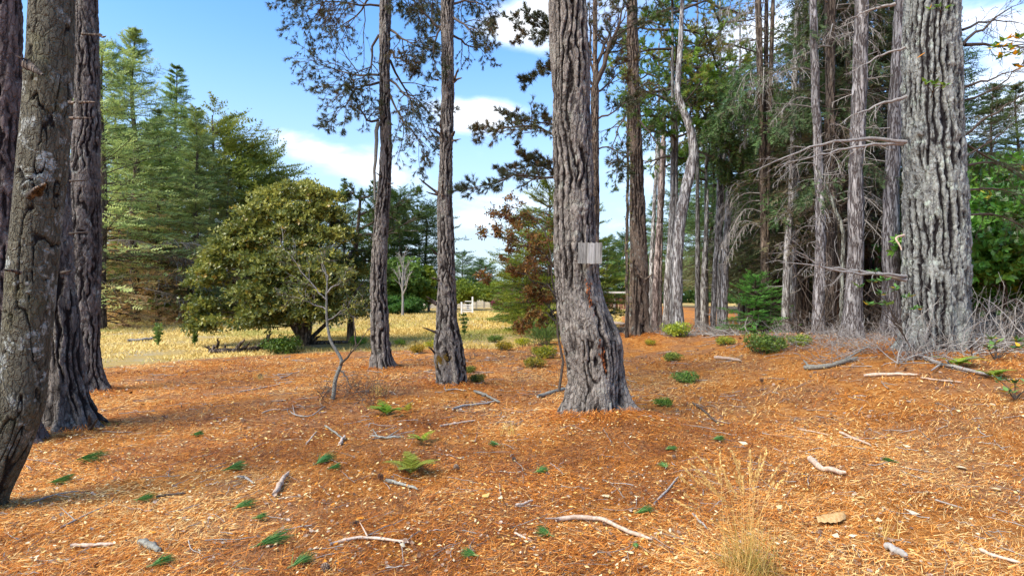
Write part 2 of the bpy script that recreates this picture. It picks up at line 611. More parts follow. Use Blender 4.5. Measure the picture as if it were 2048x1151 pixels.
M['litter'] = leaf_mat('fallen_needles', [(.16, .045, .009), (.52, .165, .022), (.78, .33, .06), (.90, .62, .25)], (.24, .17, .11), .6, .12, .3)
M['leaflit'] = leaf_mat('fallen_small_leaves', [(.55, .30, .05), (.74, .50, .15), (.80, .62, .28), (.80, .70, .48)], (.75, .28, .02), .5, .25)
M['cone'] = simple_mat('pine_cone', [(.05, .03, .02), (.14, .09, .06), (.28, .22, .18)], .8, 60)


# ground material
def ground_material():
    m, t = new_mat('forest_floor')
    geo = t.n('ShaderNodeNewGeometry').outputs['Position']
    n1 = t.noise(geo, .9, 5, .6).outputs[0]
    n2 = t.noise(geo, 7, 6, .7, .3).outputs[0]
    n3 = t.noise(geo, 60, 4, .7).outputs[0]
    lit = ramp(t, t.math('ADD', t.math('MULTIPLY', n2, .5), t.math('MULTIPLY', n3, .5)), [(.34, (.12, .036, .010)), (.43, (.44, .145, .024)), (.53, (.70, .28, .055)), (.63, (.82, .48, .18))])
    pale = ramp(t, t.math('ADD', t.math('MULTIPLY', n2, .5), t.math('MULTIPLY', n3, .5)), [(.3, (.18, .075, .03)), (.5, (.44, .20, .085)), (.7, (.64, .40, .20))])
    lit = t.mix(t.math('MULTIPLY', t.mr(n1, .42, .60), .85), lit, pale)
    # stretched needle streaks in three directions
    for k, (ang, sc) in enumerate([(.4, 90), (1.5, 80), (2.5, 100)]):
        mp = t.n('ShaderNodeMapping', {'Vector': geo, 'Rotation': (0, 0, ang), 'Scale': (1, .09, 1)})
        s = t.noise(mp.outputs[0], sc, 2, .5, .6).outputs[0]
        lit = t.mix(t.mr(s, .60, .70, 0, .55), lit, [(.60, .33, .12), (.10, .035, .012), (.55, .22, .05)][k])
    fld = ramp(t, t.math('ADD', t.math('MULTIPLY', t.noise(geo, .55, 5, .65).outputs[0], .6), t.math('MULTIPLY', n2, .4)),
               [(.36, (.46, .42, .34)), (.44, (.50, .38, .19)), (.53, (.55, .36, .10)), (.62, (.40, .32, .07)), (.7, (.26, .27, .06))])
    fld = t.mix(t.mr(n3, .35, .7, 0, .35), fld, (.70, .52, .20))
    a = attr(t, 'aux')
    wd = attr(t, 'rnd')
    wood = ramp(t, n2, [(.35, (.10, .075, .05)), (.55, (.22, .17, .12)), (.7, (.34, .29, .22))])
    lit = t.mix(t.mr(t.noise(geo, 2.3, 5, .7).outputs[0], .56, .70, 0, .75), lit, (.13, .06, .03))
    lit = t.mix(wd, lit, wood)
    e = t.mr(t.math('ADD', a, t.math('MULTIPLY', t.math('SUBTRACT', n2, .5), .8)), .35, .65)
    c = t.mix(e, lit, fld)
    bp = t.n('ShaderNodeBump', {'Height': t.math('ADD', n3, n2), 'Strength': 1.0, 'Distance': .06})
    p = t.n('ShaderNodeBsdfPrincipled', {'Base Color': c, 'Roughness': .9, 'Specular IOR Level': .15, 'Normal': bp.outputs[0]})
    t.n('ShaderNodeOutputMaterial', {'Surface': p.outputs[0]})
    return m


M['ground'] = ground_material()

# ------------------------------------------------------------------ ground sheet
NG = 250
u = np.linspace(-1, 1, NG)
kx = math.asinh(1500)
gx = np.sinh(u * kx)
gx = gx * 1.0
gy = np.sinh(u * kx) + 6.0
GX, GY = np.meshgrid(gx, gy)
GZ = hgt(GX, GY)
far = sst(120, 700, np.hypot(GX, GY))
GZ = GZ - far * 1.5
idx = np.arange(NG * NG).reshape(NG, NG)
gf = np.stack([idx[:-1, :-1], idx[:-1, 1:], idx[1:, 1:], idx[1:, :-1]], -1).reshape(-1, 4)
mb = MB()
woodm = sst(9, 14, GX - .12 * GY) * sst(9, 13, GY)
mb.add(np.stack([GX, GY, GZ], -1).reshape(-1, 3), gf, woodm.ravel(), field_mask(GX, GY).ravel())
link('ground', mb.mesh('ground', M['ground'], True), kind='structure')


# needle litter: every needle a folded ribbon of its own, thinning out with distance
def needles():
    mb = MB()
    for n, y0, y1, L, wd in ((215000, 2.2, 7.0, .10, .0038), (95000, 6.5, 13, .14, .007), (28000, 12, 20, .18, .012)):
        y = y0 + (y1 - y0) * rng.random(n) ** (1.1 if y0 < 4 else .9)
        x = (rng.random(n) * 2 - 1) * (y * 1.02 + .6)
        if y0 > 6:
            keep = field_mask(x, y) < rng.random(n) * .8
            x, y = x[keep], y[keep]
            n = len(x)
        # needles swirl in drifts rather than lying evenly
        dens = fbm(x * 1.3, y * 1.3, 4, 3, 77)
        keep = dens > rng.uniform(-.75, .15, n)
        x, y = x[keep], y[keep]
        n = len(x)
        a = rng.random(n) * np.pi + 1.2 * fbm(x * .8, y * .8, 9, 2, 3) * 2
        l = L * rng.uniform(.45, 1.1, n)
        dx, dy = np.cos(a) * l / 2, np.sin(a) * l / 2
        qx, qy = -np.sin(a) * wd / 2, np.cos(a) * wd / 2
        z = hgt(x, y) + np.clip(.5 + 1.6 * fbm(x * 4, y * 4, 6, 3, 23), .05, 1.3) * .03 * rng.random(n) + .002
        tz = rng.normal(0, .16, n) * l
        bow = rng.uniform(.0, .010, n)
        cx, cy = rng.normal(0, .055, n) * l, rng.normal(0, .055, n) * l
        V = np.stack([np.stack([x - dx - qx * 1.5, y - dy - qy * 1.5, z - tz], -1), np.stack([x - dx + qx * 1.5, y - dy + qy * 1.5, z - tz + bow * .3], -1),
                      np.stack([x + dx + cx * .5, y + dy + cy * .5, z + tz + bow * .5], -1)], 1)
        Fc = np.arange(n)[:, None] * 3 + np.array([[0, 1, 2]])
        mo = sum(np.exp(-((x - mx) ** 2 + (y - my) ** 2) / (mr * mr * 2.2)) for mx, my, mh, mr in MOUNDS if mh > .05)
        rn = np.clip(.54 + .30 * rng.normal(size=n) + .75 * fbm(x * .9, y * .9, 2, 4, 55) - .30 * np.clip(mo, 0, 1) + .05 * sst(1, 6, x), 0, 1)
        ax = (rng.random(n) < .22) * rng.random(n)
        mb.add(V.reshape(-1, 3), Fc, np.repeat(rn, 3), np.repeat(ax, 3))
    # needles banked up against the foot of every near trunk
    for bx, by, r, n in ((1.05, 7.0, .47, 5200), (-1.0, 9.3, .27, 2200), (-2.75, 12.1, .28, 1800), (-5.25, 6.7, .34, 3000), (-6.75, 9.2, .27, 1600), (7.4, 10, .68, 4200), (3.9, 17.8, .45, 1500)):
        a = rng.random(n) * 2 * np.pi
        q = np.abs(rng.normal(0, .20, n))
        x, y = bx + np.cos(a) * (r + q - .05), by + np.sin(a) * (r + q - .05)
        z = hgt(x, y) + .09 * np.exp(-q / .10) * rng.random(n)
        d = np.stack([np.cos(a + rng.normal(0, 1, n)), np.sin(a + rng.normal(0, 1, n)), -.5 * np.exp(-q / .1)], 1)
        P = grow(np.stack([x, y, z + .01], 1), d, rng.uniform(.05, .12, n) * (1 + by * .03), 3, .2, .1)
        wv = nrm(np.cross(P[:, 2] - P[:, 0], [0, 0, 1.0])) * (.0012 + .00028 * by)
        V = np.stack([P[:, 0], P[:, 1] - wv, P[:, 2], P[:, 1] + wv], 1)
        mb.add(V.reshape(-1, 3), np.arange(n)[:, None] * 4 + np.array([[0, 1, 2, 3]]), np.repeat(np.clip(rng.normal(.32, .2, n), 0, 1), 4), 0.0)
    link('needle_litter', mb.mesh('needle_litter', M['litter']), kind='stuff')


needles()


def small_leaves():
    mb = MB()
    for n, y0, y1, sc in ((8500, 2.2, 6.5, .032), (7500, 6, 13, .045), (2400, 12, 20, .06)):
        y = y0 + (y1 - y0) * rng.random(n)
        x = (rng.random(n) * 2 - 1) * (y * 1.02 + .6)
        keep = (field_mask(x, y) < .5) & (fbm(x * 1.1, y * 1.1, 8, 3, 19) > rng.uniform(-.6, .35, n))
        x, y = x[keep], y[keep]
        n = len(x)
        z = hgt(x, y) + .022 + rng.random(n) * .014
        a = rng.random(n) * 2 * np.pi
        d = np.stack([np.cos(a), np.sin(a), rng.normal(0, .25, n)], -1)
        scatter(mb, LEAF2[0], LEAF2[1], np.stack([x, y, z], -1), d, sc * rng.uniform(.5, 1.25, n), np.clip(rng.random(n) * .9 + .1, 0, 1), (rng.random(n) < .12) * 1.0, up=.35)
    link('small_leaf_litter', mb.mesh('small_leaf_litter', M['leaflit']), kind='stuff')


small_leaves()


def debris():
    """flakes of bark and fine broken twigs among the needles"""
    mb = MB()
    for n, y0, y1, sc in ((4200, 2.2, 7, .022), (3200, 6.5, 14, .04), (900, 13, 20, .06)):
        y = y0 + (y1 - y0) * rng.random(n)
        x = (rng.random(n) * 2 - 1) * (y * 1.02 + .6)
        k = (fbm(x * 1.4, y * 1.4, 3, 3, 91) > rng.uniform(-.5, .45, n)) & (field_mask(x, y) < .6)
        x, y = x[k], y[k]
        n = len(x)
        a = rng.random(n) * 2 * np.pi
        z = hgt(x, y) + .012 + rng.random(n) * .02
        scatter(mb, np.array([[-.35, 0, 0], [.3, .08, -.05], [.42, 0, .6], [.05, .1, .95], [-.4, .05, .7]]), np.array([[0, 1, 2, 3, 4]]), np.stack([x, y, z], 1), np.stack([np.cos(a), np.sin(a), rng.normal(0, .3, n)], 1), sc * rng.uniform(.4, 1.5, n), rng.random(n) ** 1.5, up=.4)
    link('bark_flake_litter', mb.mesh('bark_flake_litter', simple_mat('bark_flakes', [(.05, .025, .015), (.16, .085, .05), (.34, .24, .17), (.5, .42, .34)], .85, 30)), kind='stuff')
    mb = MB()
    n = 1200
    y = 2.3 + 13 * rng.random(n) ** 1.3
    x = (rng.random(n) * 2 - 1) * (y * 1.02 + .6)
    k = field_mask(x, y) < .5
    x, y = x[k], y[k]
    n = len(x)
    a = rng.random(n) * 2 * np.pi
    P = grow(np.stack([x, y, hgt(x, y) + .015], 1), np.stack([np.cos(a), np.sin(a), np.zeros(n)], 1), rng.uniform(.05, .30, n) * (1 + y / 14), 6, 0, .16)
    P[..., 2] = hgt(P[..., 0], P[..., 1]) + .014 + np.abs(rng.normal(0, .006, P.shape[:2]))
    tubes(mb, P, ((.0016 + .0009 * y) * rng.uniform(.4, 1.1, n) * .7)[:, None] * np.linspace(1, .5, 6)[None], 4)
    link('fine_twig_litter', mb.mesh('fine_twig_litter', M['twig_grey']), kind='stuff')


debris()


def meadow():
    mb = MB()
    for n, y0, y1, hh in ((120000, 8, 26, .075), (50000, 22, 48, .13)):
        y = y0 + (y1 - y0) * rng.random(n)
        x = -y * 1.0 + (y * 1.35 + 3) * rng.random(n)
        f = field_mask(x, y)
        keep = (f > rng.uniform(.3, 1, n)) & (fbm(x * .55, y * .55, 0, 4, 61) > rng.uniform(-.45, .40, n))
        keep &= (np.abs(x + 5.6) > .6) | (np.abs(y - 16.9) > .6)
        x, y = x[keep], y[keep]
        n = len(x)
        z = hgt(x, y)
        h = hh * rng.uniform(.4, 1.3, n)
        wv = (.006 + .0009 * y) * rng.uniform(.5, 1.3, n)
        lx, ly = rng.normal(0, .8, n) * h, rng.normal(0, .8, n) * h
        V = np.stack([np.stack([x - wv, y, z - .01], -1), np.stack([x + wv, y, z - .01], -1), np.stack([x + lx, y + ly, z + h], -1)], 1)
        rn = np.clip(.5 + .25 * rng.normal(size=n) + .3 * fbm(x * .3, y * .3, 2, 2, 8), 0, 1)
        ax = np.clip(fbm(x * .4, y * .4, 5, 3, 15) * 2.2 + .05 + rng.normal(0, .15, n), 0, 1) * .8
        mb.add(V.reshape(-1, 3), np.arange(n * 3).reshape(-1, 3), np.repeat(rn, 3), np.repeat(ax, 3))
    link('meadow_grass', mb.mesh('meadow_grass', M['grass_dry']), kind='stuff')


meadow()


# ------------------------------------------------------------------ foreground trunks
def trunk_mesh(edges, Y, mat, top=11.0, nu=160, dz=.012, depth=.022, cell=(.055, .26), flare=.12, lobes=5, base_z=None, seed=0, twist=.12, lump=.05, knots=(), sharp=.5, root=None, bend=.0, smooth_bark=False, wav=1.0):
    """edges: (row, left, right) of the silhouette in photograph pixels, measured at distance Y"""
    e = sorted(edges, key=lambda q: -q[0])
    z = np.array([H + (HOR - q[0]) / F * Y for q in e])
    xc = np.array([((q[1] + q[2]) / 2 - 1024) / F * Y for q in e])
    # a trunk seen off the axis of a wide lens projects wider: true radius is smaller by the cosine
    rr = np.array([(q[2] - q[1]) / 2 / F * Y for q in e]) * Y / np.sqrt(Y * Y + xc * xc)
    slope = (xc[-1] - xc[-3]) / (z[-1] - z[-3]) * .6
    ztop_vis = z[-1]
    z = np.append(z, top)
    xc = np.append(xc, xc[-1] + slope * (top - ztop_vis))
    rr = np.append(rr, rr[-1] * .55)
    zb = (base_z if base_z is not None else z[0]) - .25
    vis_top = H + (HOR + 30) / F * Y
    zr = np.concatenate([np.arange(zb, vis_top, dz), np.arange(vis_top, top, dz * 14), [top]])
    X = np.interp(zr, z, xc)
    R = np.interp(zr, z, rr)
    kk = max(3, int(.14 / dz))
    ker = np.hanning(kk + 2)[1:-1]
    ker /= ker.sum()

    def sm(a):
        return np.convolve(np.pad(a, kk // 2, 'edge'), ker, 'same')[kk // 2: kk // 2 + len(a)]
    X, R = sm(X), sm(R)
    nu = int(nu * .74)
    th = np.linspace(0, 2 * np.pi, nu, endpoint=False)
    th = th - .42 * np.sin(th + np.pi / 2 + math.atan2(float(xc[0]), Y))      # finer mesh on the side that faces the clearing
    TH, ZZ = np.meshgrid(th, zr)
    RR = np.repeat(R[:, None], nu, 1)
    XX = np.repeat(X[:, None], nu, 1)
    t2 = TH + twist * (ZZ - z[0])
    cx, cy = np.cos(t2) * RR, np.sin(t2) * RR
    wx = .55 * fbm(cx * 5, cy * 5, ZZ * 2.6, 3, seed + 3)
    wy = .55 * fbm(cx * 5, cy * 5, ZZ * 2.6, 3, seed + 9)
    hf = .30 * fbm(cx * 38, cy * 38, ZZ * 16, 3, seed + 29)
    c0, c1 = cell
    na = np.abs(vnoise(cx / c0 + wx * 1.5 + hf, cy / c0 + wy * 1.5, ZZ / c1 + .4 * hf, seed))
    nb = np.abs(vnoise(cx / (c0 * .62) + wx * 2 + hf, cy / (c0 * .62) + wy * 2, ZZ / (c1 * .55), seed + 60))
    g1, g2, cid = voronoi(cx / (c0 * .7) + wx + hf, cy / (c0 * .7) + wy, ZZ / (c1 * .33) + .8 * wx, seed + 50)
    # furrows run up the stem as a wandering wave round the girth; they fork, fade and merge
    nr = max(5, round(2 * np.pi * float(np.median(R)) / c0))
    lowp = fbm(cx / c0 * .30, cy / c0 * .30, ZZ / c1 * .8, 3, seed + 33)
    midp = fbm(cx / c0 * .75, cy / c0 * .75, ZZ / c1 * 2.6, 3, seed + 43)
    ph = TH / (2 * np.pi) * nr + wav * (1.9 * lowp + .75 * midp) + .75 * hf
    fr = ph - np.floor(ph)
    tri = 1 - np.abs(2 * fr - 1)
    gate = sst(-.42, .05, vnoise(cx / c0 * .5, cy / c0 * .5, ZZ / c1 * 1.6, seed + 91))
    tri = 1 - (1 - tri) * (.45 + .55 * gate)
    rid = sst(.02, .62, tri + .30 * hf)
    if smooth_bark:
        rid = np.maximum(sst(0, .13, na), sst(.25, -.1, gate))
        rid = rid * (.6 + .4 * sst(0, .1, nb))
    else:
        rid = rid * (.55 + .45 * sst(0, sharp * .8, na))
    rid2 = sst(0, .22, g2 - g1)
    flake = np.round((fbm(cx * 16, cy * 16, ZZ * 7, 2, seed + 71) + .5) * 5) / 5
    if smooth_bark:
        hgtf = .55 + .45 * rid + .10 * fbm(cx * 20, cy * 20, ZZ * 60, 3, seed + 5) + .1 * fbm(cx * 9, cy * 9, ZZ * 9, 3, seed + 6)
        hgtf = hgtf - .55 * (1 - rid) ** 2
    else:
        hgtf = rid * (.56 + .22 * cid) + .16 * rid2 * rid + .22 * rid * flake + .34 * fbm(cx * 30, cy * 30, ZZ * 15, 4, seed + 5)
    rad = RR * (1 + lump * 2 * fbm(np.cos(TH) * 1.2, np.sin(TH) * 1.2, ZZ * 1.6, 3, seed + 21)) + depth * (hgtf - .75)
    zg = z[0] if base_z is None else base_z
    fl = np.exp(-np.clip(ZZ - zg, -.05, 9) / .22)
    lb = .5 + .5 * np.cos(TH * lobes + 2.2 * fbm(np.cos(TH), np.sin(TH), 0, 2, seed + 2) * 2 + seed)
    rad = rad + flare * fl * (.35 + .9 * lb ** 1.5)
    # buttress folds running up from the roots
    rad = rad - RR * .16 * np.exp(-np.clip(ZZ - zg, 0, 9) / .8) * (1 - lb)
    if root is not None:
        ra, rl, rh = root
        dang = np.angle(np.exp(1j * (TH - ra)))
        rad = rad + rl * np.exp(-(dang / .45) ** 2) * np.exp(-np.clip(ZZ - zg, 0, 9) / rh)
    for (ka, kz, kr, kd) in knots:
        dang = np.angle(np.exp(1j * (TH - ka))) * RR
        dd = np.hypot(dang, (ZZ - kz) * .8) / kr
        rad = rad + kd * (np.exp(-dd ** 2) - 1.3 * np.exp(-(dd * 2.2) ** 2))
        rid = rid * (1 - .8 * np.exp(-(dd * 2.0) ** 2))
    rad = np.maximum(rad, .01)
    V = np.stack([XX + np.cos(TH) * rad, Y + np.sin(TH) * rad + bend * (ZZ - zg), ZZ], -1)
    n, m = V.shape[:2]
    ii = np.arange(n * m).reshape(n, m)
    Fc = np.stack([ii[:-1], np.roll(ii, -1, 1)[:-1], np.roll(ii, -1, 1)[1:], ii[1:]], -1).reshape(-1, 4)
    mb = MB()
    mb.add(V.reshape(-1, 3), Fc, np.clip(hgtf, 0, 1).ravel())
    mb.add([[X[-1], Y, top + .02]], np.zeros((0, 4)), 0.5)
    return mb, (X[0], Y, zg), (lambda zz: (np.interp(zz, zr, X), np.interp(zz, zr, R)))


def pine(name, label, edges, Y, mat, cat='tree', **kw):
    top = kw.get('top', 11.0)
    mb, loc, at = trunk_mesh(edges, Y, mat, **kw)
    loc = np.array([at(loc[2])[0], Y, loc[2]])
    t = thing(name, label, cat, loc)
    link('trunk', mb.mesh('trunk', M[mat], True, loc), t)
    t_at[t.name] = at
    return t, loc, at


t_at = {}


def add_limbs(t, loc, limbs, mat='twig_dark', r0=.035, name='branch', sides=6, wob=.03, K=9, taper=.12):
    """limbs: lists of (px, py, Y) points. Each becomes a branch of its own. Returns paths."""
    Ps, Rs = [], []
    for i, lm in enumerate(limbs):
        rr = r0
        if isinstance(lm, tuple):
            lm, rr = lm
        P = resample([wp(*q) for q in lm], K)
        P[1:-1] += rng.normal(0, wob, (K - 2, 3)) * .6
        R = rr * np.linspace(1, taper, K)
        mb = MB()
        tubes(mb, P[None], R[None], sides, .5)
        mb.add([P[-1] + (P[-1] - P[-2]) * .1], np.zeros((0, 4)), .5)
        link(name, mb.mesh(name, M[mat], True, loc), t)
        Ps.append(P)
        Rs.append(R)
    return np.array(Ps), np.array(Rs)


TUFTS_FAR = [t_tuft(9, 1.0, .15, 1), t_tuft(8, .75, .16, 2), t_tuft(10, 1.25, .15, 4)]
SPR = [t_spray(4, 2, .15), t_spray(3, 5, .18, .4)]


def pine_foliage(t, loc, P, R, mat='needle_pine', m1=9, m2=6, L1=.42, L2=.45, tuft=.10, droop=.5, brown=.15, tw='twig_dark', t0=.25, minr=.003, extra=1.0, lift=.3, flat=.3):
    """two further orders of twigs and a tuft of needles along each"""
    P1, R1 = kids(P, R, m1, t0, 1.0, .85, L1, .35, droop, 6, .12, lift, flat)
    P2, R2 = kids(P1, R1, m2, .2, 1.0, .8, L2, .4, droop * .6, 4, .16, lift)
    mb = MB()
    tubes(mb, P1, np.maximum(R1, minr), 4)
    tubes(mb, P2, np.maximum(R2 * .8, minr * .6), 3)
    link('twigs', mb.mesh('twigs', M[tw], False, loc), t, kind='stuff')
    mb = MB()
    pos = [P2[:, -1], P2[:, 2], P1[:, -1], P2[:, 1]]
    dr = [P2[:, -1] - P2[:, -2], P2[:, 2] - P2[:, 1], P1[:, -1] - P1[:, -2], P2[:, 1] - P2[:, 0]]
    for q, (p, d) in enumerate(zip(pos, dr)):
        keep = rng.random(len(p)) < (1, .75, 1, .3)[q] * extra
        p, d = p[keep], d[keep]
        cl = fbm(p[:, 0] * 1.3, p[:, 1] * 1.3, p[:, 2] * 1.3, 2, 44)
        au = ((cl + rng.normal(0, .12, len(p))) > .32 - brown) * rng.uniform(.4, 1, len(p)) if brown else 0
        tv, tf = (TUFTS_FAR if loc[1] > 15 else TUFTS)[q % 3]
        scatter(mb, tv, tf, p, nrm(d) + np.array([0, 0, .25]), tuft * rng.uniform(.65, 1.2, len(p)), np.clip(.45 + cl + rng.normal(0, .2, len(p)), 0, 1), au)
    link('needles', mb.mesh('needles', M[mat], False, loc), t, kind='stuff')


def stubs(t, loc, lst, Y, mat='twig_grey', at=None):
    """short broken branch stubs: (px0, py0, px1, py1, radius px)"""
    for (a, b, c, d, r) in lst:
        P = resample([wp(a, b, Y - .05), wp((a + c) / 2 + rng.normal(0, 1), (b + d) / 2 + rng.normal(0, 1.5), Y - .12), wp(c, d, Y - .2)], 5)
        R = np.array([1.5, 1.0, .85, .7, .25]) * r * .8 / F * Y
        mb = MB()
        tubes(mb, P[None], R[None], 6, .5)
        link('stub', mb.mesh('stub', M['bark_brown' if mat == 'twig_grey' else mat], True, loc), t)


# leaning trunk at the left edge
E1 = [(1150, -160, -10), (1060, -115, 0), (1000, -75, 12), (910, -40, 58), (816, -15, 92), (720, -2, 101), (640, 5, 108), (540, 12, 116), (450, 22, 124), (350, 32, 136), (250, 42, 144), (130, 52, 148), (0, 58, 150), (-60, 60, 150)]
t1, l1, a1 = pine('leaning_pine', 'nearest leaning tree at left edge with olive bark and pale lichen streaks', E1, 4.2, 'bark_lean', smooth_bark=True, nu=170, dz=.0105, depth=.020, cell=(.062, .26), flare=.02, lump=.02, seed=3, twist=.05, base_z=float(hgt(-4.0, 4.2)), top=9,
                  knots=[(-1.45, H + (HOR - 385) / F * 4.2, .05, .03), (-1.75, H + (HOR - 150) / F * 4.2, .06, .03)], sharp=.10)
stubs(t1, l1, [(76, 385, 92, 366, 8), (60, 392, 78, 372, 7), (55, 120, 30, 112, 2.5), (140, 236, 183, 236, 3), (55, 130, 85, 150, 9), (40, 545, 5, 540, 4), (140, 205, 150, 204, 4)], 4.0)
# dark trunk behind it
E0 = [(890, -25, 75), (760, -25, 70), (600, -30, 62), (480, -35, 55), (300, -35, 50), (100, -35, 46), (-40, -30, 44)]
t0_, l0, a0 = pine('dark_pine', 'dark purple-brown furrowed trunk at far left behind the leaning tree', E0, 6.0, 'bark_dark', nu=80, dz=.020, depth=.03, cell=(.075, .5), seed=8, sharp=.32, top=10)
E2 = [(868, 78, 196), (840, 88, 184), (790, 92, 174), (720, 92, 168), (640, 90, 160), (560, 88, 150), (450, 82, 145), (330, 76, 140), (150, 70, 138), (-40, 66, 134)]
t2, l2, a2 = pine('furrowed_pine', 'deeply furrowed dark trunk with flared roots behind the leaning tree', E2, 6.7, 'bark_left', nu=140, dz=.015, depth=.035, cell=(.085, .7), flare=.16, lobes=6, seed=14, top=11, base_z=float(hgt(-5.3, 6.7)), sharp=.36)
stubs(t2, l2, [(180, 858, 196, 836, 4), (140, 467, 182, 463, 2.5), (125, 545, 145, 540, 3), (140, 362, 175, 360, 2), (180, 850, 178, 830, 5)], 6.6, 'twig_dark')
E3 = [(782, 158, 212), (755, 160, 208), (700, 158, 202), (600, 145, 203), (500, 132, 204), (400, 134, 202), (300, 142, 202), (200, 146, 201), (100, 149, 199), (0, 151, 197), (-40, 152, 196)]
t3, l3, a3 = pine('scaly_pine', 'upright grey trunk with short snapped stubs left of the open field', E3, 9.2, 'bark_left', nu=110, dz=.019, depth=.03, cell=(.085, .45), sharp=.30, flare=.10, seed=21, top=12, base_z=float(hgt(-6.8, 9.2)))
stubs(t3, l3, [(160, 205, 190, 204, 3), (165, 68, 205, 70, 3), (130, 362, 172, 361, 2.5), (200, 70, 212, 72, 3)], 8.85)
# two trunks in the middle distance
EA = [(738, 742, 791), (715, 741, 785), (680, 741, 780), (640, 740, 778), (600, 740, 775), (560, 740, 773), (500, 744, 775), (450, 747, 778), (370, 756, 782), (300, 761, 784), (270, 760, 783), (200, 758, 780), (140, 758, 779), (70, 759, 781), (0, 759, 782), (-40, 760, 782)]
tA, lA, aA = pine('slender_pine', 'slim dark pine trunk left of centre beside the bushy evergreen', EA, 12.1, 'bark_main', nu=84, dz=.023, depth=.035, cell=(.085, .5), sharp=.30, flare=.07, seed=31, top=13, lump=.04, base_z=float(hgt(-2.75, 12.1)))
EB = [(782, 873, 931), (750, 872, 933), (720, 868, 930), (690, 867, 926), (660, 870, 918), (640, 872, 914), (560, 876, 911), (460, 875, 907), (390, 875, 904), (300, 880, 905), (270, 880, 907), (200, 883, 908), (100, 883, 907), (0, 881, 909), (-40, 881, 909)]
tB, lB, aB = pine('swollen_base_pine', 'pine trunk with a swollen base and an orange patch of moss near its foot', EB, 9.3, 'bark_main', nu=104, dz=.018, depth=.024, cell=(.058, .34), sharp=.3, flare=.04, seed=37, top=12, lump=.06, base_z=float(hgt(-1.0, 9.3)),
                  knots=[(-1.4, H + (HOR - 575) / F * 9.3, .07, .05), (-1.9, H + (HOR - 690) / F * 9.3, .1, .05), (-1.2, H + (HOR - 655) / F * 9.3, .08, .05), (-1.6, H + (HOR - 400) / F * 9.3, .06, .04), (-1.5, H + (HOR - 270) / F * 9.3, .06, .04)])
stubs(tA, lA, [(757, 405, 742, 418, 2), (775, 367, 788, 366, 2), (760, 350, 752, 345, 2)], 12.0)
stubs(tB, lB, [(907, 165, 917, 136, 3), (909, 162, 924, 156, 3), (882, 270, 860, 256, 3), (905, 282, 922, 278, 2), (876, 386, 838, 356, 3), (874, 389, 852, 383, 2.5), (885, 390, 886, 355, 3), (885, 275, 880, 240, 3), (873, 508, 862, 495, 2.5),
                (878, 560, 862, 555, 2.5), (872, 605, 852, 592, 2.5), (872, 608, 855, 601, 3), (872, 664, 845, 654, 2.5), (905, 560, 890, 535, 3), (873, 710, 856, 692, 3), (905, 270, 909, 262, 3), (876, 160, 866, 158, 2)], 9.2)
# main trunk
EC = [(845, 1112, 1262), (828, 1119, 1257), (800, 1129, 1252), (760, 1136, 1249), (720, 1132, 1247), (680, 1122, 1243), (650, 1118, 1230), (620, 1115, 1216), (590, 1113, 1206), (560, 1111, 1200), (500, 1109, 1193), (430, 1108, 1190), (350, 1108, 1187), (260, 1104, 1183), (200, 1106, 1180), (100, 1101, 1177), (0, 1100, 1173), (-40, 1100, 1171)]
tC, lC, aC = pine('great_curved_pine', 'thick curved pine trunk in the centre with a small blank board on it', EC, 7.0, 'bark_main', nu=176, dz=.012, depth=.040, cell=(.082, .62), flare=.06, lobes=6, seed=41, top=12, lump=.05, base_z=float(hgt(1.05, 7.0)), twist=-.25,
                  root=(-.25, .12, .12), knots=[(-1.5, H + (HOR - 22) / F * 7, .06, .04), (-1.35, H + (HOR - 428) / F * 7, .06, .03)], sharp=.34)
# darker trunk further back to the right
ED = [(675, 1252, 1300), (650, 1257, 1298), (560, 1260, 1298), (450, 1259, 1292), (360, 1259, 1287), (330, 1259, 1286), (200, 1256, 1280), (100, 1254, 1277), (0, 1253, 1274), (-40, 1252, 1273)]
tD, lD, aD = pine('dark_back_pine', 'dark furrowed pine trunk standing on a needle mound right of the central tree', ED, 17.8, 'bark_back', nu=90, dz=.034, depth=.05, cell=(.11, .9), sharp=.34, flare=.16, seed=47, top=17, base_z=float(hgt(3.9, 17.8)))
stubs(tD, lD, [(1290, 560, 1304, 548, 3), (1275, 545, 1270, 530, 6), (1275, 552, 1285, 556, 3)], 17.4)
# big trunk on the right
EE = [(706, 1786, 1956), (690, 1794, 1950), (650, 1802, 1946), (580, 1801, 1944), (500, 1802, 1941), (400, 1802, 1937), (270, 1801, 1928), (200, 1802, 1925), (100, 1802, 1922), (0, 1806, 1920), (-40, 1807, 1918)]
tE, lE, aE = pine('massive_pale_pine', 'massive pale lichen-covered trunk with deep plates at the right', EE, 10.0, 'bark_pale', nu=184, dz=.0165, depth=.07, cell=(.115, .80), wav=.6, flare=.10, lobes=9, seed=53, top=13, base_z=float(hgt(7.4, 10)), lump=.03, sharp=.30,
                  knots=[(-1.4, H + (HOR - 285) / F * 10 - .1, .18, .07), (-2.6, H + (HOR - 285) / F * 10, .15, .08)])

# trunk hidden behind the main one, forking upward
EC2 = [(800, 1170, 1196), (600, 1172, 1198), (450, 1176, 1199), (300, 1180, 1198), (180, 1182, 1198)]
tC2, lC2, aC2 = pine('forked_pine', 'thin brown tree close behind the central trunk, forking into a fan of upward boughs', EC2, 9.6, 'bark_back', nu=50, dz=.03, depth=.012, cell=(.05, .25), flare=.03, seed=59, top=wp(0, 165, 9.6)[2], base_z=float(hgt(1.4, 9.6)))

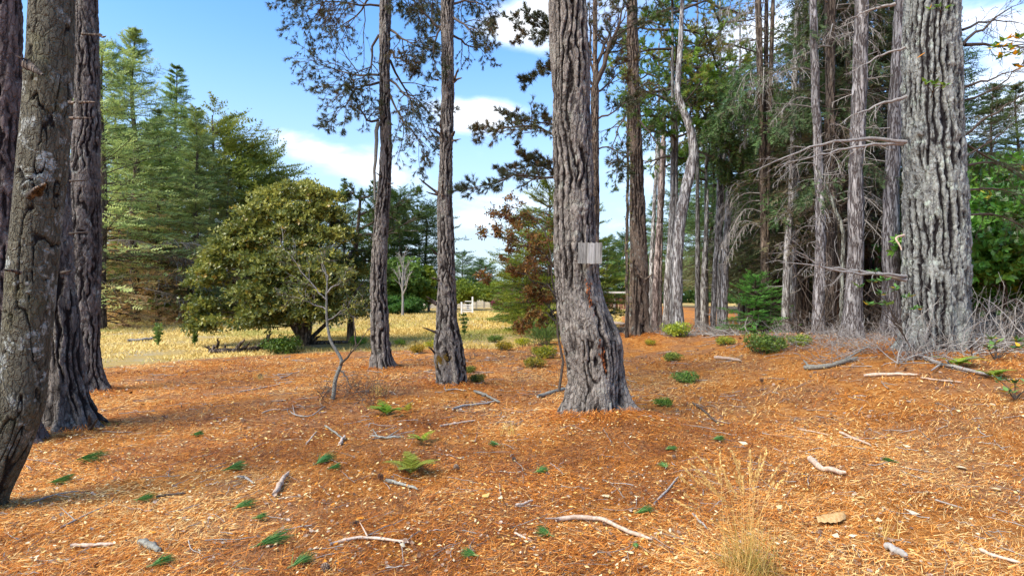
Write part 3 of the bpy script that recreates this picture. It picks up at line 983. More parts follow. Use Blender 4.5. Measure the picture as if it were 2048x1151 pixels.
# moss patch on the swollen base and the red inner bark showing on the central trunk
mb = MB()
n = 700
g = rng.normal(size=(n, 2)) * np.array([.045, .05])
x = wp(884, 713, 9.3)[0] + g[:, 0]
cxB, rB = aB(wp(884, 713, 9.3)[2])
y = 9.3 - np.sqrt(np.maximum(rB ** 2 - (x - cxB) ** 2, .0004)) * .98 - .012
scatter(mb, *TUFTS[0], np.stack([x, y, wp(884, 713, 9.3)[2] + g[:, 1]], 1), rng.normal(0, .5, (n, 3)) - [0, 1, 0], .028)
o = link('moss_patch', mb.mesh('moss_patch', M['leaflit'], False, lB), tB, kind='stuff')
o.color = (.55, .5, .25, 1)
mb = MB()
Pp = resample([wp(1170, 560, 7), wp(1178, 620, 7), wp(1186, 670, 7), wp(1196, 705, 7), wp(1203, 760, 7)], 60)
q = Pp[rng.integers(0, 60, 420)] + rng.normal(0, .016, (420, 3))
cc_, rr_ = aC(q[:, 2])
q[:, 1] = 7 - np.sqrt(np.maximum(rr_ ** 2 - (q[:, 0] - cc_) ** 2, .001)) * .97 + rng.uniform(-.012, .02, 420)
scatter(mb, *LEAF2, q, np.array([0, -.15, -1.0]) + rng.normal(0, .2, (420, 3)), .05, None, up=.4)
link('red_inner_bark', mb.mesh('red_inner_bark', simple_mat('rusty_bark', [(.10, .03, .012), (.24, .07, .02), (.36, .13, .05)], .9, 40), False, lC), tC, kind='stuff')

# boughs with needles
Y = 12.1
Pl, Rl = add_limbs(tA, lA, [
    [(762, 12, Y), (700, 5, Y - .3), (590, 12, Y - .6)], [(762, -50, Y), (690, -40, Y - .9), (575, -10, Y - 1.2)], [(758, 70, Y), (735, 110, Y), (752, 150, Y), (700, 165, Y - .3), (655, 135, Y - .6)],
    [(758, 150, Y), (700, 150, Y + .6), (618, 118, Y + 1.1)], [(758, 165, Y), (715, 175, Y - .5), (665, 235, Y - .9)], [(758, -100, Y), (700, -60, Y + .5), (620, 50, Y + 1.2)],
    [(758, 240, Y), (735, 250, Y), (700, 170, Y - .8)],
    [(760, -30, Y), (710, 40, Y + 1), (640, 70, Y + 1.6)], [(781, 60, Y), (810, 85, Y - .4), (860, 100, Y - .8)], [(780, 100, Y), (795, 120, Y), (832, 122, Y - .3)],
    [(780, 160, Y), (810, 190, Y - .3), (868, 235, Y - .7)], [(780, 190, Y), (800, 235, Y - .2), (862, 300, Y - .6)], [(780, 120, Y), (820, 200, Y + .6), (860, 285, Y + 1)],
    [(781, 0, Y), (820, -10, Y + .5), (865, 40, Y + .8)], [(781, -40, Y), (830, -30, Y), (880, 10, Y - .4)]], r0=.028)
pine_foliage(tA, lA, Pl, Rl, m1=12, m2=7, L1=.55, tuft=.105, droop=.9, brown=.06, lift=.2)
Pl, Rl = add_limbs(tA, lA, [[(757, 245, 12), (752, 270, 11.9), (750, 330, 11.9), (750, 400, 11.9)]], mat='wood_lichen', r0=.045, taper=.5, wob=.02)
Y = 9.3
Pl, Rl = add_limbs(tB, lB, [
    [(884, 58, Y), (850, 25, Y), (795, -2, Y - .4)], [(907, 35, Y), (935, 55, Y - .3), (975, 70, Y - .6)], [(907, 72, Y), (935, 92, Y + .3), (978, 105, Y + .6)], [(908, 8, Y), (940, 0, Y), (990, 22, Y)],
    [(884, 50, Y), (862, 90, Y - .2), (872, 140, Y - .4)], [(907, -30, Y), (950, -20, Y + .5), (985, 40, Y + .8)], [(883, -20, Y), (850, -10, Y + .5), (835, 50, Y + .7)]], r0=.022)
pine_foliage(tB, lB, Pl, Rl, m1=11, m2=7, L1=.55, tuft=.075, droop=.9, brown=.05, lift=.2, extra=.9)
Y = 9.6
Pl, Rl = add_limbs(tC2, lC2, [
    ([(1190, 170, Y), (1210, 120, Y), (1252, 20, Y)], .05), ([(1190, 172, Y), (1200, 110, Y), (1238, 30, Y + .4)], .04), ([(1190, 175, Y), (1225, 90, Y - .2), (1256, -30, Y - .4)], .04),
    ([(1192, 240, Y), (1240, 215, Y - .3), (1284, 190, Y - .5)], .02), ([(1190, 200, Y), (1180, 90, Y + .4), (1178, -20, Y + .6)], .03), ([(1192, 300, Y), (1225, 290, Y), (1250, 350, Y - .2)], .015),
    ([(1190, 185, Y), (1225, 160, Y + .3), (1262, 120, Y + .5)], .02)], mat='twig_dark')
pine_foliage(tC2, lC2, Pl, Rl, m1=9, m2=5, tuft=.09, droop=.3, brown=.25, L1=.35)
Pl, Rl = add_limbs(tC2, lC2, [
    ([(1180, 300, Y), (1105, 262, Y - .4), (1050, 246, Y - .8), (945, 272, Y - 1.1)], .03), ([(1180, 345, Y), (1105, 358, Y - .3), (1040, 348, Y - .6), (925, 384, Y - .9)], .03),
    ([(1180, 270, Y), (1100, 250, Y + .3), (1010, 228, Y + .5)], .025), ([(1180, 330, Y), (1100, 320, Y + .3), (1000, 345, Y + .5)], .02), ([(1185, 180, Y), (1105, 120, Y), (1050, 165, Y)], .022),
    ([(1185, 170, Y), (1100, 40, Y - .4), (1032, 32, Y - .6)], .022), ([(1185, 120, Y), (1100, 60, Y + .3), (1040, 75, Y + .5)], .022), ([(1180, 400, Y), (1100, 340, Y + .3), (1035, 300, Y + .2)], .02)], mat='twig_dark')
pine_foliage(tC2, lC2, Pl, Rl, m1=17, m2=8, tuft=.088, droop=.1, brown=.04, L1=.24, L2=.4, lift=.5, t0=.35, flat=.7)

# board nailed on the main trunk: weathered planks
M['board_grey'] = simple_mat('stained_board', [(.07, .065, .055), (.21, .20, .18), (.31, .30, .28), (.40, .39, .37)], .9, 38, .10, .8)


def board():
    c = wp(1180, 506, 6.62)
    t = thing('wooden_sign_board', 'small blank weathered grey board nailed to the central curved trunk', 'sign', c)
    wd, ht = 48 / F * 6.62, 42 / F * 6.62
    t.rotation_euler = (0, math.radians(1.2), math.radians(-4))
    xs = [-.5, -.12, .22, .5]
    for i in range(3):
        a, b = xs[i] * wd + .0012, xs[i + 1] * wd - .0012
        mb = MB()
        n = 7
        ex = np.linspace(a, b, n)
        top = ht / 2 + rng.normal(0, .0028, n) + (.003, -.002, .001)[i]
        bot = -ht / 2 + rng.normal(0, .0018, n)
        yf = -.011 + rng.normal(0, .0012, n)
        V = np.concatenate([np.stack([ex, yf, top], 1), np.stack([ex, yf, bot], 1), np.stack([ex, np.full(n, .011), top], 1), np.stack([ex, np.full(n, .011), bot], 1)])
        Fc = []
        for k in range(n - 1):
            Fc += [[k, n + k, n + k + 1, k + 1], [2 * n + k, 2 * n + k + 1, 3 * n + k + 1, 3 * n + k], [k, k + 1, 2 * n + k + 1, 2 * n + k], [n + k, 3 * n + k, 3 * n + k + 1, n + k + 1]]
        Fc += [[0, 2 * n, 3 * n, n], [n - 1, 2 * n - 1, 4 * n - 1, 3 * n - 1]]
        mb.add(V, Fc, rng.random())
        link('plank', mb.mesh('plank', M['board_grey']), t)
    for (x, z) in ((-.09, .08), (-.085, -.07), (.02, .085)):
        mb = MB()
        a = np.arange(6) / 6 * 2 * np.pi
        V = np.concatenate([np.stack([np.cos(a) * .004, np.full(6, -.016), np.sin(a) * .004], 1), np.stack([np.cos(a) * .004, np.full(6, -.009), np.sin(a) * .004], 1)])
        mb.add(V, [[i, (i + 1) % 6, (i + 1) % 6 + 6, i + 6] for i in range(6)] + [[0, 5, 4, 3], [0, 3, 2, 1]], .1)
        link('nail', mb.mesh('nail', M['twig_dark'], off=(-x, 0, -z)), t)
    return t


board()

# thin creeper-wrapped pole beside the dark trunk
P = resample([wp(1254, 655, 17.2), wp(1252, 500, 17.2), wp(1254, 350, 17.2), wp(1255, 160, 17.2)], 24)
P[0, 2] = hgt(P[0, 0], P[0, 1]) - .1
tv = thing('thin_mossy_tree', 'very thin mossy stem just left of the dark trunk', 'tree', P[0])
mb = MB()
P += rng.normal(0, .012, P.shape)
tubes(mb, P[None], (.06 * np.linspace(1, .5, 24))[None], 6, .3)
link('trunk', mb.mesh('trunk', M['bark_brown'], True, P[0]), tv)
mb = MB()
pp = P[rng.integers(2, 23, 320)] + rng.normal(0, .05, (320, 3)) + np.array([0, 0, 1]) * rng.uniform(-.1, .1, (320, 1))
scatter(mb, *t_rosette(4, 8), pp, rng.normal(size=(320, 3)), .06, None)
link('leaves', mb.mesh('leaves', M['laurel'], False, P[0]), tv, kind='stuff')


# ------------------------------------------------------------------ tree templates
def spruce(name, label, h, base, rmax, mat, seed, dead=0.25, whorls=34, per=5, droop=.55, tr=.18, kidn=14, sprs=.34, barkm='bark_brown', sparse=1.0, hang=.5, k2=0, group=None, irregular=.25, top_open=0.0, color=None, pw=.85):
    t = thing(name, label, 'tree', (0, 0, 0), group)
    nz = 14
    zz = np.linspace(-.2, h, nz)
    P = np.stack([.06 * h / 10 * np.sin(zz * .8 + seed), .05 * h / 10 * np.cos(zz * .7 + seed), zz], 1)
    R = tr * (1 - .93 * np.clip(zz / h, 0, 1)) + .01
    mb = MB()
    tubes(mb, P[None], R[None], 9, .5)
    link('trunk', mb.mesh('trunk', M[barkm], True), t)
    zb = []
    az = []
    for i in range(whorls):
        f = (i + rng.uniform(-.3, .3)) / whorls
        for j in range(per):
            zb.append(base + (h - base) * np.clip(f + rng.normal(0, .03), 0, .985))
            az.append(rng.random() * 2 * np.pi)
    zb, az = np.array(zb), np.array(az)
    f = (zb - base) / (h - base)
    L = rmax * (1.02 - f) ** pw * rng.uniform(1 - irregular, 1 + irregular, len(zb)) * (1 - .35 * np.exp(-f * 9)) + .12
    el = -.12 + .75 * f + rng.normal(0, .16, len(f))
    d = np.stack([np.cos(az) * np.cos(el), np.sin(az) * np.cos(el), np.sin(el)], 1)
    b = np.stack([np.interp(zb, zz, P[:, 0]), np.interp(zb, zz, P[:, 1]), zb], 1)
    PB = grow(b, d, L, 7, droop, .05, droop * 1.1)
    RB = (.012 + .018 * L / rmax)[:, None] * np.linspace(1, .2, 7)[None]
    mb = MB()
    tubes(mb, PB, RB, 4)
    P1, R1 = kids(PB, RB, kidn, .15, 1, .9, .34, .3, hang, 4, .08, 0, .85)
    tw_ = rng.random(len(P1)) < .38
    tubes(mb, P1[tw_], np.maximum(R1[tw_] * .6, .004), 3)
    link('branches', mb.mesh('branches', M['twig_dark' if mat != 'needle_spruce' else 'bark_brown'], False), t, kind='stuff')
    fk = np.repeat(f, kidn)
    zz1 = P1[:, 0, 2]
    mb = MB()
    lowd = sst(dead + .12, dead - .08, fk + rng.normal(0, .06, len(fk)))
    bt = np.repeat(rng.random(len(zb)), kidn)
    bt = np.clip(.12 + .75 * bt + .15 * fk, 0, 1)
    for i in (1, 2, 3):
        keep = (rng.random(len(P1)) < sparse) & (rng.random(len(P1)) > lowd * .62)
        p = P1[keep, i] - (P1[keep, i] - P1[keep, i - 1]) * .6
        dd = P1[keep, i] - P1[keep, i - 1]
        scatter(mb, *SPR[i % 2], p, dd, sprs * rng.uniform(.6, 1.3, keep.sum()) * (1.1 - .5 * fk[keep]), np.clip(bt[keep] + rng.normal(0, .16, keep.sum()), 0, 1), lowd[keep] * rng.uniform(.5, 1, keep.sum()), up=.6)
    for i in (3, 5, 6):
        lo = sst(dead + .12, dead - .08, f)
        scatter(mb, *SPR[0], PB[:, i - 1], PB[:, i] - PB[:, i - 1], sprs * (1.1 - .6 * f), np.clip(.3 + .4 * f, 0, 1), lo, up=.4)
    o = link('foliage', mb.mesh('foliage', M[mat], False), t, kind='stuff')
    return t


def broadleaf(name, label, h, rx, base, n, leaf, mat, nclump=40, seed=1, trunkm='bark_brown', tr=.12, cone=0.0, flat=.5, cat='tree', ax=0.0, stems=1, group=None):
    """crown of leaf clumps over a branching frame"""
    r = np.random.default_rng(seed)
    t = thing(name, label, cat, (0, 0, 0), group)
    cz = (h + base) / 2
    rz = (h - base) / 2
    u = r.normal(size=(nclump, 3))
    u /= np.linalg.norm(u, axis=1)[:, None]
    rad = r.uniform(.45, 1, nclump) ** .6
    C = u * rad[:, None] * np.array([rx, rx, rz]) * .82
    if cone:
        C[:, :2] *= (1 - cone * (C[:, 2:3] / rz * .5 + .5))
    C[:, 2] += cz
    # frame
    mb = MB()
    nst = max(1, stems)
    P0 = grow(r.normal(0, .04 * nst, (nst, 3)) * [1, 1, 0] - [0, 0, .15], r.normal(0, .18 * (nst > 1), (nst, 3)) + [0, 0, 1], h * .82, 8, 0, .06)
    R0 = tr / math.sqrt(nst) * np.linspace(1, .15, 8)[None].repeat(nst, 0)
    tubes(mb, P0, R0, 8, .5)
    link('trunk', mb.mesh('trunk', M[trunkm], True), t)
    mb = MB()
    Pb = []
    for c in C:
        s = P0[r.integers(nst), np.clip(int(8 * (c[2] / h) * .75), 1, 6)]
        m = (s + c) / 2 + r.normal(0, .05 * rx, 3) + [0, 0, -.06 * rz]
        Pb.append(resample([s, m, c], 6))
    Pb = np.array(Pb)
    Rb = tr * .28 * np.linspace(1, .25, 6)[None].repeat(len(C), 0)
    tubes(mb, Pb, Rb, 4)
    link('branches', mb.mesh('branches', M[trunkm], False), t, kind='stuff')
    mb = MB()
    k = n // nclump
    cr = .42 * rx * (40 / nclump) ** .33
    g = r.normal(size=(nclump, k, 3))
    g /= np.linalg.norm(g, axis=2)[..., None]
    g *= r.uniform(.2, 1, (nclump, k, 1)) ** .5 * cr * r.uniform(.7, 1.3, (nclump, 1, 1))
    g[..., 2] *= flat
    pos = (C[:, None] + g).reshape(-1, 3)
    pos[:, 2] = np.maximum(pos[:, 2], .03)
    dr = nrm(g.reshape(-1, 3)) + r.normal(0, .6, (len(pos), 3)) + [0, 0, .1]
    ct = np.repeat(r.normal(0, .15, nclump), k)
    rn = np.clip(.5 + ct + r.normal(0, .18, len(pos)), 0, 1)
    au = (r.random(len(pos)) < ax) * r.uniform(.5, 1, len(pos)) if ax else 0.0
    scatter(mb, *t_rosette(5, seed + 1), pos, dr, leaf * r.uniform(.7, 1.25, len(pos)), rn, au)
    link('foliage', mb.mesh('foliage', M[mat], False), t, kind='stuff')
    return t


def put(t, px, Y, rz=0.0, sc=1.0, color=None, dz=0.0):
    x = (px - 1024) / F * Y
    t.location = (x, Y, float(hgt(x, Y)) + dz)
    t.rotation_euler = (0, 0, rz)
    t.scale = (sc, sc, sc) if np.isscalar(sc) else sc
    if color:
        for c in t.children:
            if c.name.startswith(('foliage', 'needles', 'leaves')):
                c.color = tuple(color) + (1,)
    return t


def dup(src, px, Y, rz, sc, label, color=None):
    x = (px - 1024) / F * Y
    r = copy_thing(src, (x, Y, float(hgt(x, Y))), rz, sc, label)
    if color:
        for c in r.children:
            if c.name.startswith(('foliage', 'needles', 'leaves')):
                c.color = tuple(color) + (1,)
    return r


# spruces behind the field at the left
G = 'conifers behind the meadow on the left'
sA = put(spruce('spruce_tree', 'tallest spruce on the left with its bare trunk standing in the meadow edge', 15.5, 1.2, 4.9, 'needle_spruce', 1, dead=.30, pw=.95, irregular=.4, whorls=36, per=6, kidn=18, sprs=.36, tr=.26, group=G), 268, 30, .3, 1.0, (1.7, 1.6, 1.2))
sB = put(spruce('spruce_tree', 'narrow dark-tipped spruce whose spire stands right of the tallest one', 16, 1.0, 3.8, 'needle_spruce', 2, dead=.32, pw=1.0, irregular=.4, whorls=38, per=6, kidn=17, sprs=.36, tr=.22, droop=.8, group=G), 352, 36, 1.0, 1.0, (1.2, 1.3, .95))
sC = spruce('spruce_tree', 'broad pale spruce at the extreme left of the meadow beside the snapped-stub trunk', 12.5, .4, 4.2, 'needle_spruce', 5, dead=.14, whorls=30, per=6, kidn=17, sprs=.39, tr=.22, irregular=.4, droop=.4, group=G, pw=.6)
put(sC, 205, 25, 2.0, 1.0, (1.8, 1.7, 1.4))
dup(sA, 300, 42, 1.4, .93, 'tall pale spruce filling the gap behind the two spires', (1.6, 1.65, 1.3))
dup(sC, 360, 44, 3.4, 1.05, 'rounded grey-green conifer low between the two spires', (1.3, 1.4, 1.1))
dup(sC, 250, 34, 5.1, .85, 'low sweeping conifer whose boughs brush the meadow near the bare spruce trunk', (1.9, 1.8, 1.2))
dup(sC, 510, 50, 1.9, 1.1, 'back-row olive conifer between the last two of the left row', (1.2, 1.25, .9))
dup(sC, 395, 30.5, 2.9, .55, 'short drooping conifer just left of the bushy evergreen', (1.5, 1.35, 1.0))
LATE = []
LATE.append((425, 40, 4.0, 1.08, 'round-headed grey-green conifer behind the right shoulder of the spire spruces', (1.6, 1.25, .75)))
dup(sA, 392, 33, 2.2, .80, 'mid-height spruce with rust-brown lower boughs left of the bushy evergreen', (1.5, 1.4, 1.1))
dup(sB, 318, 31, 3.1, .72, 'bright green spruce in front of the two tall spires', (1.8, 1.75, 1.2))
LATE.append((482, 43, .7, 1.0, 'dark olive conifer directly above the left side of the bushy evergreen', (1.25, 1.05, .6)))
LATE.append((540, 46, 5.0, .98, 'last tall conifer of the left row, standing out against the cloud', (1.25, 1.05, .55)))
dup(sA, 232, 40, 5.5, 1.0, 'grey-green spruce half hidden at the back left of the row', (1.2, 1.3, 1.1))
dup(sB, 455, 34, 5.0, .55, 'low brownish spruce tucked beneath the olive conifer', (1.4, 1.1, .8))
dup(sB, 690, 48, 2.6, .70, 'small pointed spruce tip showing above the bushy evergreen', (.9, 1.1, .8))
dup(sC, 640, 52, 2.6, .78, 'grey-green conifer behind the crown of the bushy evergreen', (.7, .8, .75))

# big drooping dead boughs on the tall spruce, low right
def dead_bough(parent, loc, pts, Yc, mat='twig_grey', m=26, L=.34, hang=1.2, r=.03, m2=7, nm='dead_bough', minr=.004, leafy=0.0, lmat='needle_dark', col=None, spr=.16):
    P = resample([wp(*q) for q in pts], 10)
    R = r * np.linspace(1, .15, 10)
    P1, R1 = kids(P[None], R[None], m, .12, 1, .8, L, .35, hang, 6, .08, 0, .7)
    P2, R2 = kids(P1, R1, m2, .15, 1, .7, .4, .4, hang * .8, 4, .12)
    mb = MB()
    tubes(mb, P[None], R[None], 6, .6)
    tubes(mb, P1, np.maximum(R1 * .6, minr), 3)
    tubes(mb, P2, np.maximum(R2 * .5, minr * .7), 3)
    o = link(nm, mb.mesh(nm, M[mat], False, loc), parent)
    if leafy:
        mb = MB()
        for Q in (P1, P2):
            for i in range(1, Q.shape[1]):
                k = rng.random(len(Q)) < leafy
                scatter(mb, *SPR[i % 2], Q[k, i - 1], Q[k, i] - Q[k, i - 1], spr * rng.uniform(.7, 1.3, k.sum()), None, (rng.random(k.sum()) < .12) * 1.0, up=.6)
        f = link('needles', mb.mesh('needles', M[lmat], False, loc), parent, kind='stuff')
        if col:
            f.color = tuple(col) + (1,)
    return o


l = np.array(sA.location)
for i in range(14):
    x0, y0 = rng.uniform(215, 400), rng.uniform(455, 600)
    sd = rng.choice([-1, 1])
    Yb_ = rng.uniform(27.5, 31)
    dead_bough(sA, l, [(x0, y0, Yb_), (x0 + sd * 30, y0 - rng.uniform(-8, 10), Yb_ - .4), (x0 + sd * rng.uniform(55, 90), y0 + rng.uniform(5, 40), Yb_ - .8)], 29, m=24, L=.40, hang=rng.uniform(1.2, 2.2), r=.035, minr=.011,
               mat='bark_brown' if i % 2 else 'twig_grey', leafy=.55 if i % 3 else 0, lmat='needle_spruce', col=[(1.0, .62, .38), (.9, .75, .5), (1.2, 1.3, .8)][i % 3], spr=.30, m2=5, nm='drooping_bough')
for q in ([(275, 575, 29.5), (320, 590, 28.6), (380, 632, 28)], [(272, 520, 29.5), (320, 510, 28.4), (400, 530, 27.6)], [(270, 500, 29.6), (330, 478, 28.6), (420, 500, 28)], [(272, 555, 29.6), (310, 545, 28.6), (360, 570, 27.8)]):
    dead_bough(sA, l, q, 29, m=30, L=.36, r=.045, minr=.014, mat='twig_grey')

# distant wood in the centre
G = 'trees beyond the meadow in the centre'
pT = spruce('cypress_tree', 'dark round-topped cypress right of the slim trunk, beyond the meadow', 13, 1.5, 5.0, 'needle_green', 9, dead=.02, whorls=20, per=6, kidn=10, sprs=.95, tr=.3, irregular=.5, droop=.1, hang=.1, pw=.42, group=G)
put(pT, 800, 64, 0, 1.0, (.55, .6, .45))
for q in LATE:
    r = dup(pT, *q)
    r['group'] = 'conifers behind the meadow on the left'
dup(pT, 852, 68, 2.0, .92, 'dark cypress left of the swollen-base trunk, beyond the meadow', (.5, .56, .42))
dup(pT, 745, 60, 3.0, .8, 'dark cypress seen between the bushy evergreen and the slim trunk', (.6, .62, .4))
dup(pT, 775, 72, 4.2, 1.05, 'tallest dark cypress crown right behind the slim trunk', (.55, .6, .5))
dup(pT, 1246, 90, 1.2, .8, 'dark conifer far off between the central trunk and the dark trunk', (.55, .7, .55))
dup(pT, 1215, 82, 4.2, .7, 'far conifer just right of the board above the low barn', (.7, .8, .5))
for px, Yf, sc, rz, lb in ((942, 130, .55, 1, 'leftmost of the tiny far pines on the skyline between the two middle trunks'), (958, 125, .72, 2, 'taller far pine on the skyline left of the far ridge'), (975, 128, .66, 3, 'flat-topped far pine on the skyline nearest the brown-leaved boughs'), (925, 120, .8, 4, 'far pine on the skyline touching the swollen-base trunk')):
    dup(pT, px, Yf, rz, (sc, sc, sc * .95), lb, (.6, .75, .6))
d1 = put(broadleaf('green_tree', 'bright green leafy tree behind the bare white tree', 4.6, 1.9, .3, 3700, .23, 'broad', 46, 3), 806, 45, 0, 1.0, (1.0, 1.1, .9))
dup(d1, 782, 47, 2, .9, 'bright green bushy tree touching the slim trunk at the far side of the meadow', (.8, 1.0, .7))
d2 = put(broadleaf('golden_cypress', 'upright yellow-green cone-shaped tree left of the swollen-base trunk', 4.3, 1.05, .2, 3000, .2, 'broad', 50, 5, cone=.8), 856, 46, 0, 1.0, (1.6, 1.3, .45))
d3 = put(broadleaf('orchard_tree', 'round yellow-green fruit tree behind the white gate', 3.0, 1.7, .5, 2500, .2, 'broad', 36, 7), 936, 52, 0, 1.0, (1.5, 1.25, .55))
dup(d3, 912, 55, 1, .9, 'yellow-green fruit tree touching the right side of the swollen-base trunk', (1.3, 1.2, .6))
dup(d3, 990, 56, 2, .95, 'yellow-green fruit tree right of the little gabled house', (1.5, 1.2, .5))
dup(d3, 968, 75, 3, 1.15, 'pale green tree behind the little gabled house', (1.0, 1.05, .7))
d4 = put(broadleaf('purple_bush', 'large purple-leaved bush at the far side of the meadow', 2.0, 1.1, .2, 2300, .15, 'purple', 34, 9, cat='bush'), 1022, 44, 0, 1.0)
dup(d4, 1000, 46, 1, .62, 'smaller purple-pink bush left of the large purple one')
dup(d3, 1062, 50, 4, 1.1, 'green tree behind the purple bush and left of the central trunk', (1.0, 1.1, .6))
d5 = put(broadleaf('green_shrub', 'dark green shrub at the foot of the bare white tree', 1.3, .9, .05, 1800, .13, 'broad', 20, 12, cat='bush', tr=.04), 822, 43, 0, 1, (.6, .85, .7))
dup(d5, 790, 42, 2, 1.1, 'blue-green shrub between the slim trunk and the bare white tree', (.65, 1.0, .8))

# bare white tree
b0 = gp(805, 632)
tW = thing('bare_white_tree', 'leafless white-barked tree in front of the bright green tree', 'tree', b0)
P0 = resample([b0, b0 + [.05, 0, 1.2], b0 + [-.05, 0, 2.2], b0 + [.1, 0, 3.9]], 8)
R0 = .13 * np.linspace(1, .2, 8)
mb = MB()
tubes(mb, P0[None], R0[None] * .75, 7, .7)
link('trunk', mb.mesh('trunk', M['twig_grey'], True, b0), tW)
P1, R1 = kids(P0[None], R0[None], 11, .3, 1, .55, .5, .2, -.3, 6, .12, .2)
P2, R2 = kids(P1, R1, 7, .3, 1, .6, .5, .3, 0, 4, .15)
mb = MB()
tubes(mb, P1, R1, 4)
tubes(mb, P2, np.maximum(R2, .012), 3)
link('branches', mb.mesh('branches', M['twig_grey'], False, b0), tW, kind='stuff')


# ------------------------------------------------------------------ bushy evergreen left of centre
def bushy():
    Y = 17.0
    b = gp(605, 690)
    Y = b[1]
    t = thing('bushy_evergreen', 'large rounded evergreen with glossy yellow-green leaves at the meadow edge', 'tree', b)
    for i, (pts, r) in enumerate([([(600, 690), (596, 640), (575, 560), (560, 470)], .09), ([(612, 692), (622, 640), (620, 540), (600, 400)], .11), ([(606, 690), (608, 620), (650, 520), (700, 470)], .09), ([(602, 680), (560, 610), (500, 570), (430, 560)], .08), ([(612, 685), (660, 640), (700, 600), (728, 560)], .07)]):
        P = resample([wp(px, py, Y + (0 if py > 640 else rng.uniform(-.6, .6))) for px, py in pts], 14)
        mb = MB()
        tubes(mb, P[None], (r * np.linspace(1, .25, 14))[None], 8, .3)
        link('trunk' if i < 2 else 'limb', mb.mesh('trunk', M['bark_brown'], True, b), t)
    poly = [(602, 352), (575, 375), (525, 405), (490, 465), (455, 505), (428, 522), (415, 575), (412, 612), (425, 648), (470, 642), (540, 640), (600, 628), (660, 632), (705, 630), (715, 590), (705, 520), (690, 450), (665, 390), (640, 350)]
    px = np.array([p[0] for p in poly], float)
    py = np.array([p[1] for p in poly], float)

    def inside(x, y):
        c = np.zeros(x.shape, bool)
        j = len(px) - 1
        for i in range(len(px)):
            s = ((py[i] > y) != (py[j] > y)) & (x < (px[j] - px[i]) * (y - py[i]) / (py[j] - py[i] + 1e-9) + px[i])
            c ^= s
            j = i
        return c
    n = 480
    X = rng.uniform(390, 740, n * 4)
    Yp = rng.uniform(345, 662, n * 4)
    k = inside(X, Yp)
    X, Yp = X[k][:n], Yp[k][:n]
    # depth: an egg round the stem, foliage mostly in its outer shell
    cx = 585.0
    hw = np.interp(Yp, [345, 400, 470, 560, 660], [25, 75, 125, 170, 165])
    u = np.clip((X - cx) / hw, -1, 1)
    dm = np.sqrt(1 - u * u) * hw / F * Y * .95
    sgn = np.where(rng.random(len(X)) < .68, -1, 1)
    dY = sgn * dm * rng.uniform(.5, 1, len(X))
    C = np.stack([(X - 1024) / F * Y, Y + dY, H + (HOR - Yp) / F * Y], 1)
    C[:, 0] = C[:, 0] * (1 + 0 * dY)
    k = 62
    nz_ = fbm(C[:, 0] * .9, C[:, 1] * .9, C[:, 2] * 1.6, 2, 66)
    C = C[nz_ > -.12]
    m = len(C)
    g = rng.normal(size=(m, k, 3)) * np.array([.20, .20, .05])
    g[..., 2] -= .25 * (np.abs(g[..., 0]) + np.abs(g[..., 1]))
    pos = (C[:, None] + g).reshape(-1, 3)
    out = nrm(C - np.array([b[0], Y, 2.2]))
    dr = np.repeat(out, k, 0) * .8 + rng.normal(0, .55, (m * k, 3)) + [0, 0, .15]
    ct = np.repeat(rng.normal(0, .12, m), k)
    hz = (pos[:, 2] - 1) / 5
    rn = np.clip(.42 + .36 * hz + ct + rng.normal(0, .17, m * k), 0, 1)  # lit crown top and shaded lower crown put into leaf colour by height
    au = (rng.random(m * k) < .035) * rng.uniform(.5, 1, m * k)
    mb = MB()
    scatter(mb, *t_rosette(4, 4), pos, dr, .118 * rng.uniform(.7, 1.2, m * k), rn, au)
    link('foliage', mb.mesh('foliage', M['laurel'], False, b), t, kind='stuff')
    # small twigs linking clumps to the limbs
    mb = MB()
    s = np.array([b[0], Y, 0]) + np.stack([rng.normal(0, .15, m), rng.normal(0, .2, m), np.clip(C[:, 2] * .75, .6, 4)], 1)
    mid = (s + C) / 2 - [0, 0, .1] + rng.normal(0, .08, (m, 3))
    PP = np.stack([s, (s + mid) / 2, mid, (mid + C) / 2 + [0, 0, .05], C], 1)
    sel = rng.random(m) < .3
    tubes(mb, PP[sel], (.022 * np.linspace(1, .25, 5))[None].repeat(sel.sum(), 0), 4)
    link('twigs', mb.mesh('twigs', M['bark_brown'], False, b), t, kind='stuff')


bushy()

# pine boughs seen behind the slim trunk
Y = 19.0
b = np.array([(700 - 1024) / F * Y, Y, float(hgt((700 - 1024) / F * Y, Y))])
tP = thing('low_pine', 'dark green pine spreading its boughs behind the slim trunk and the evergreen', 'tree', b)
mb = MB()
P = resample([b - [0, 0, .2], wp(704, 560, Y), wp(715, 470, Y), wp(722, 380, Y)], 12)
tubes(mb, P[None], (.13 * np.linspace(1, .3, 12))[None], 8, .4)
link('trunk', mb.mesh('trunk', M['bark_brown'], True, b), tP)
Pl, Rl = add_limbs(tP, b, [[(715, 460, Y), (760, 440, Y - .5), (822, 385, Y - .8)], [(715, 470, Y), (770, 470, Y - .8), (840, 430, Y - 1)], [(718, 430, Y), (770, 410, Y + .5), (812, 430, Y + .8)], [(715, 470, Y), (690, 450, Y - 1), (672, 440, Y - 1.4)],
                           [(712, 500, Y), (700, 500, Y - 1.2), (690, 540, Y - 1.6)], [(722, 400, Y), (740, 390, Y - .8), (750, 410, Y - 1.2)], [(715, 520, Y), (750, 520, Y - .8), (770, 545, Y - 1)], [(720, 400, Y), (700, 380, Y), (680, 395, Y)]], r0=.05)
pine_foliage(tP, b, Pl, Rl, 'needle_green', m1=11, m2=7, tuft=.17, L1=.45, brown=0.05, droop=.2, minr=.007)
for c in tP.children:
    if c.name.startswith('needles'):
        c.color = (.55, .6, .5, 1)

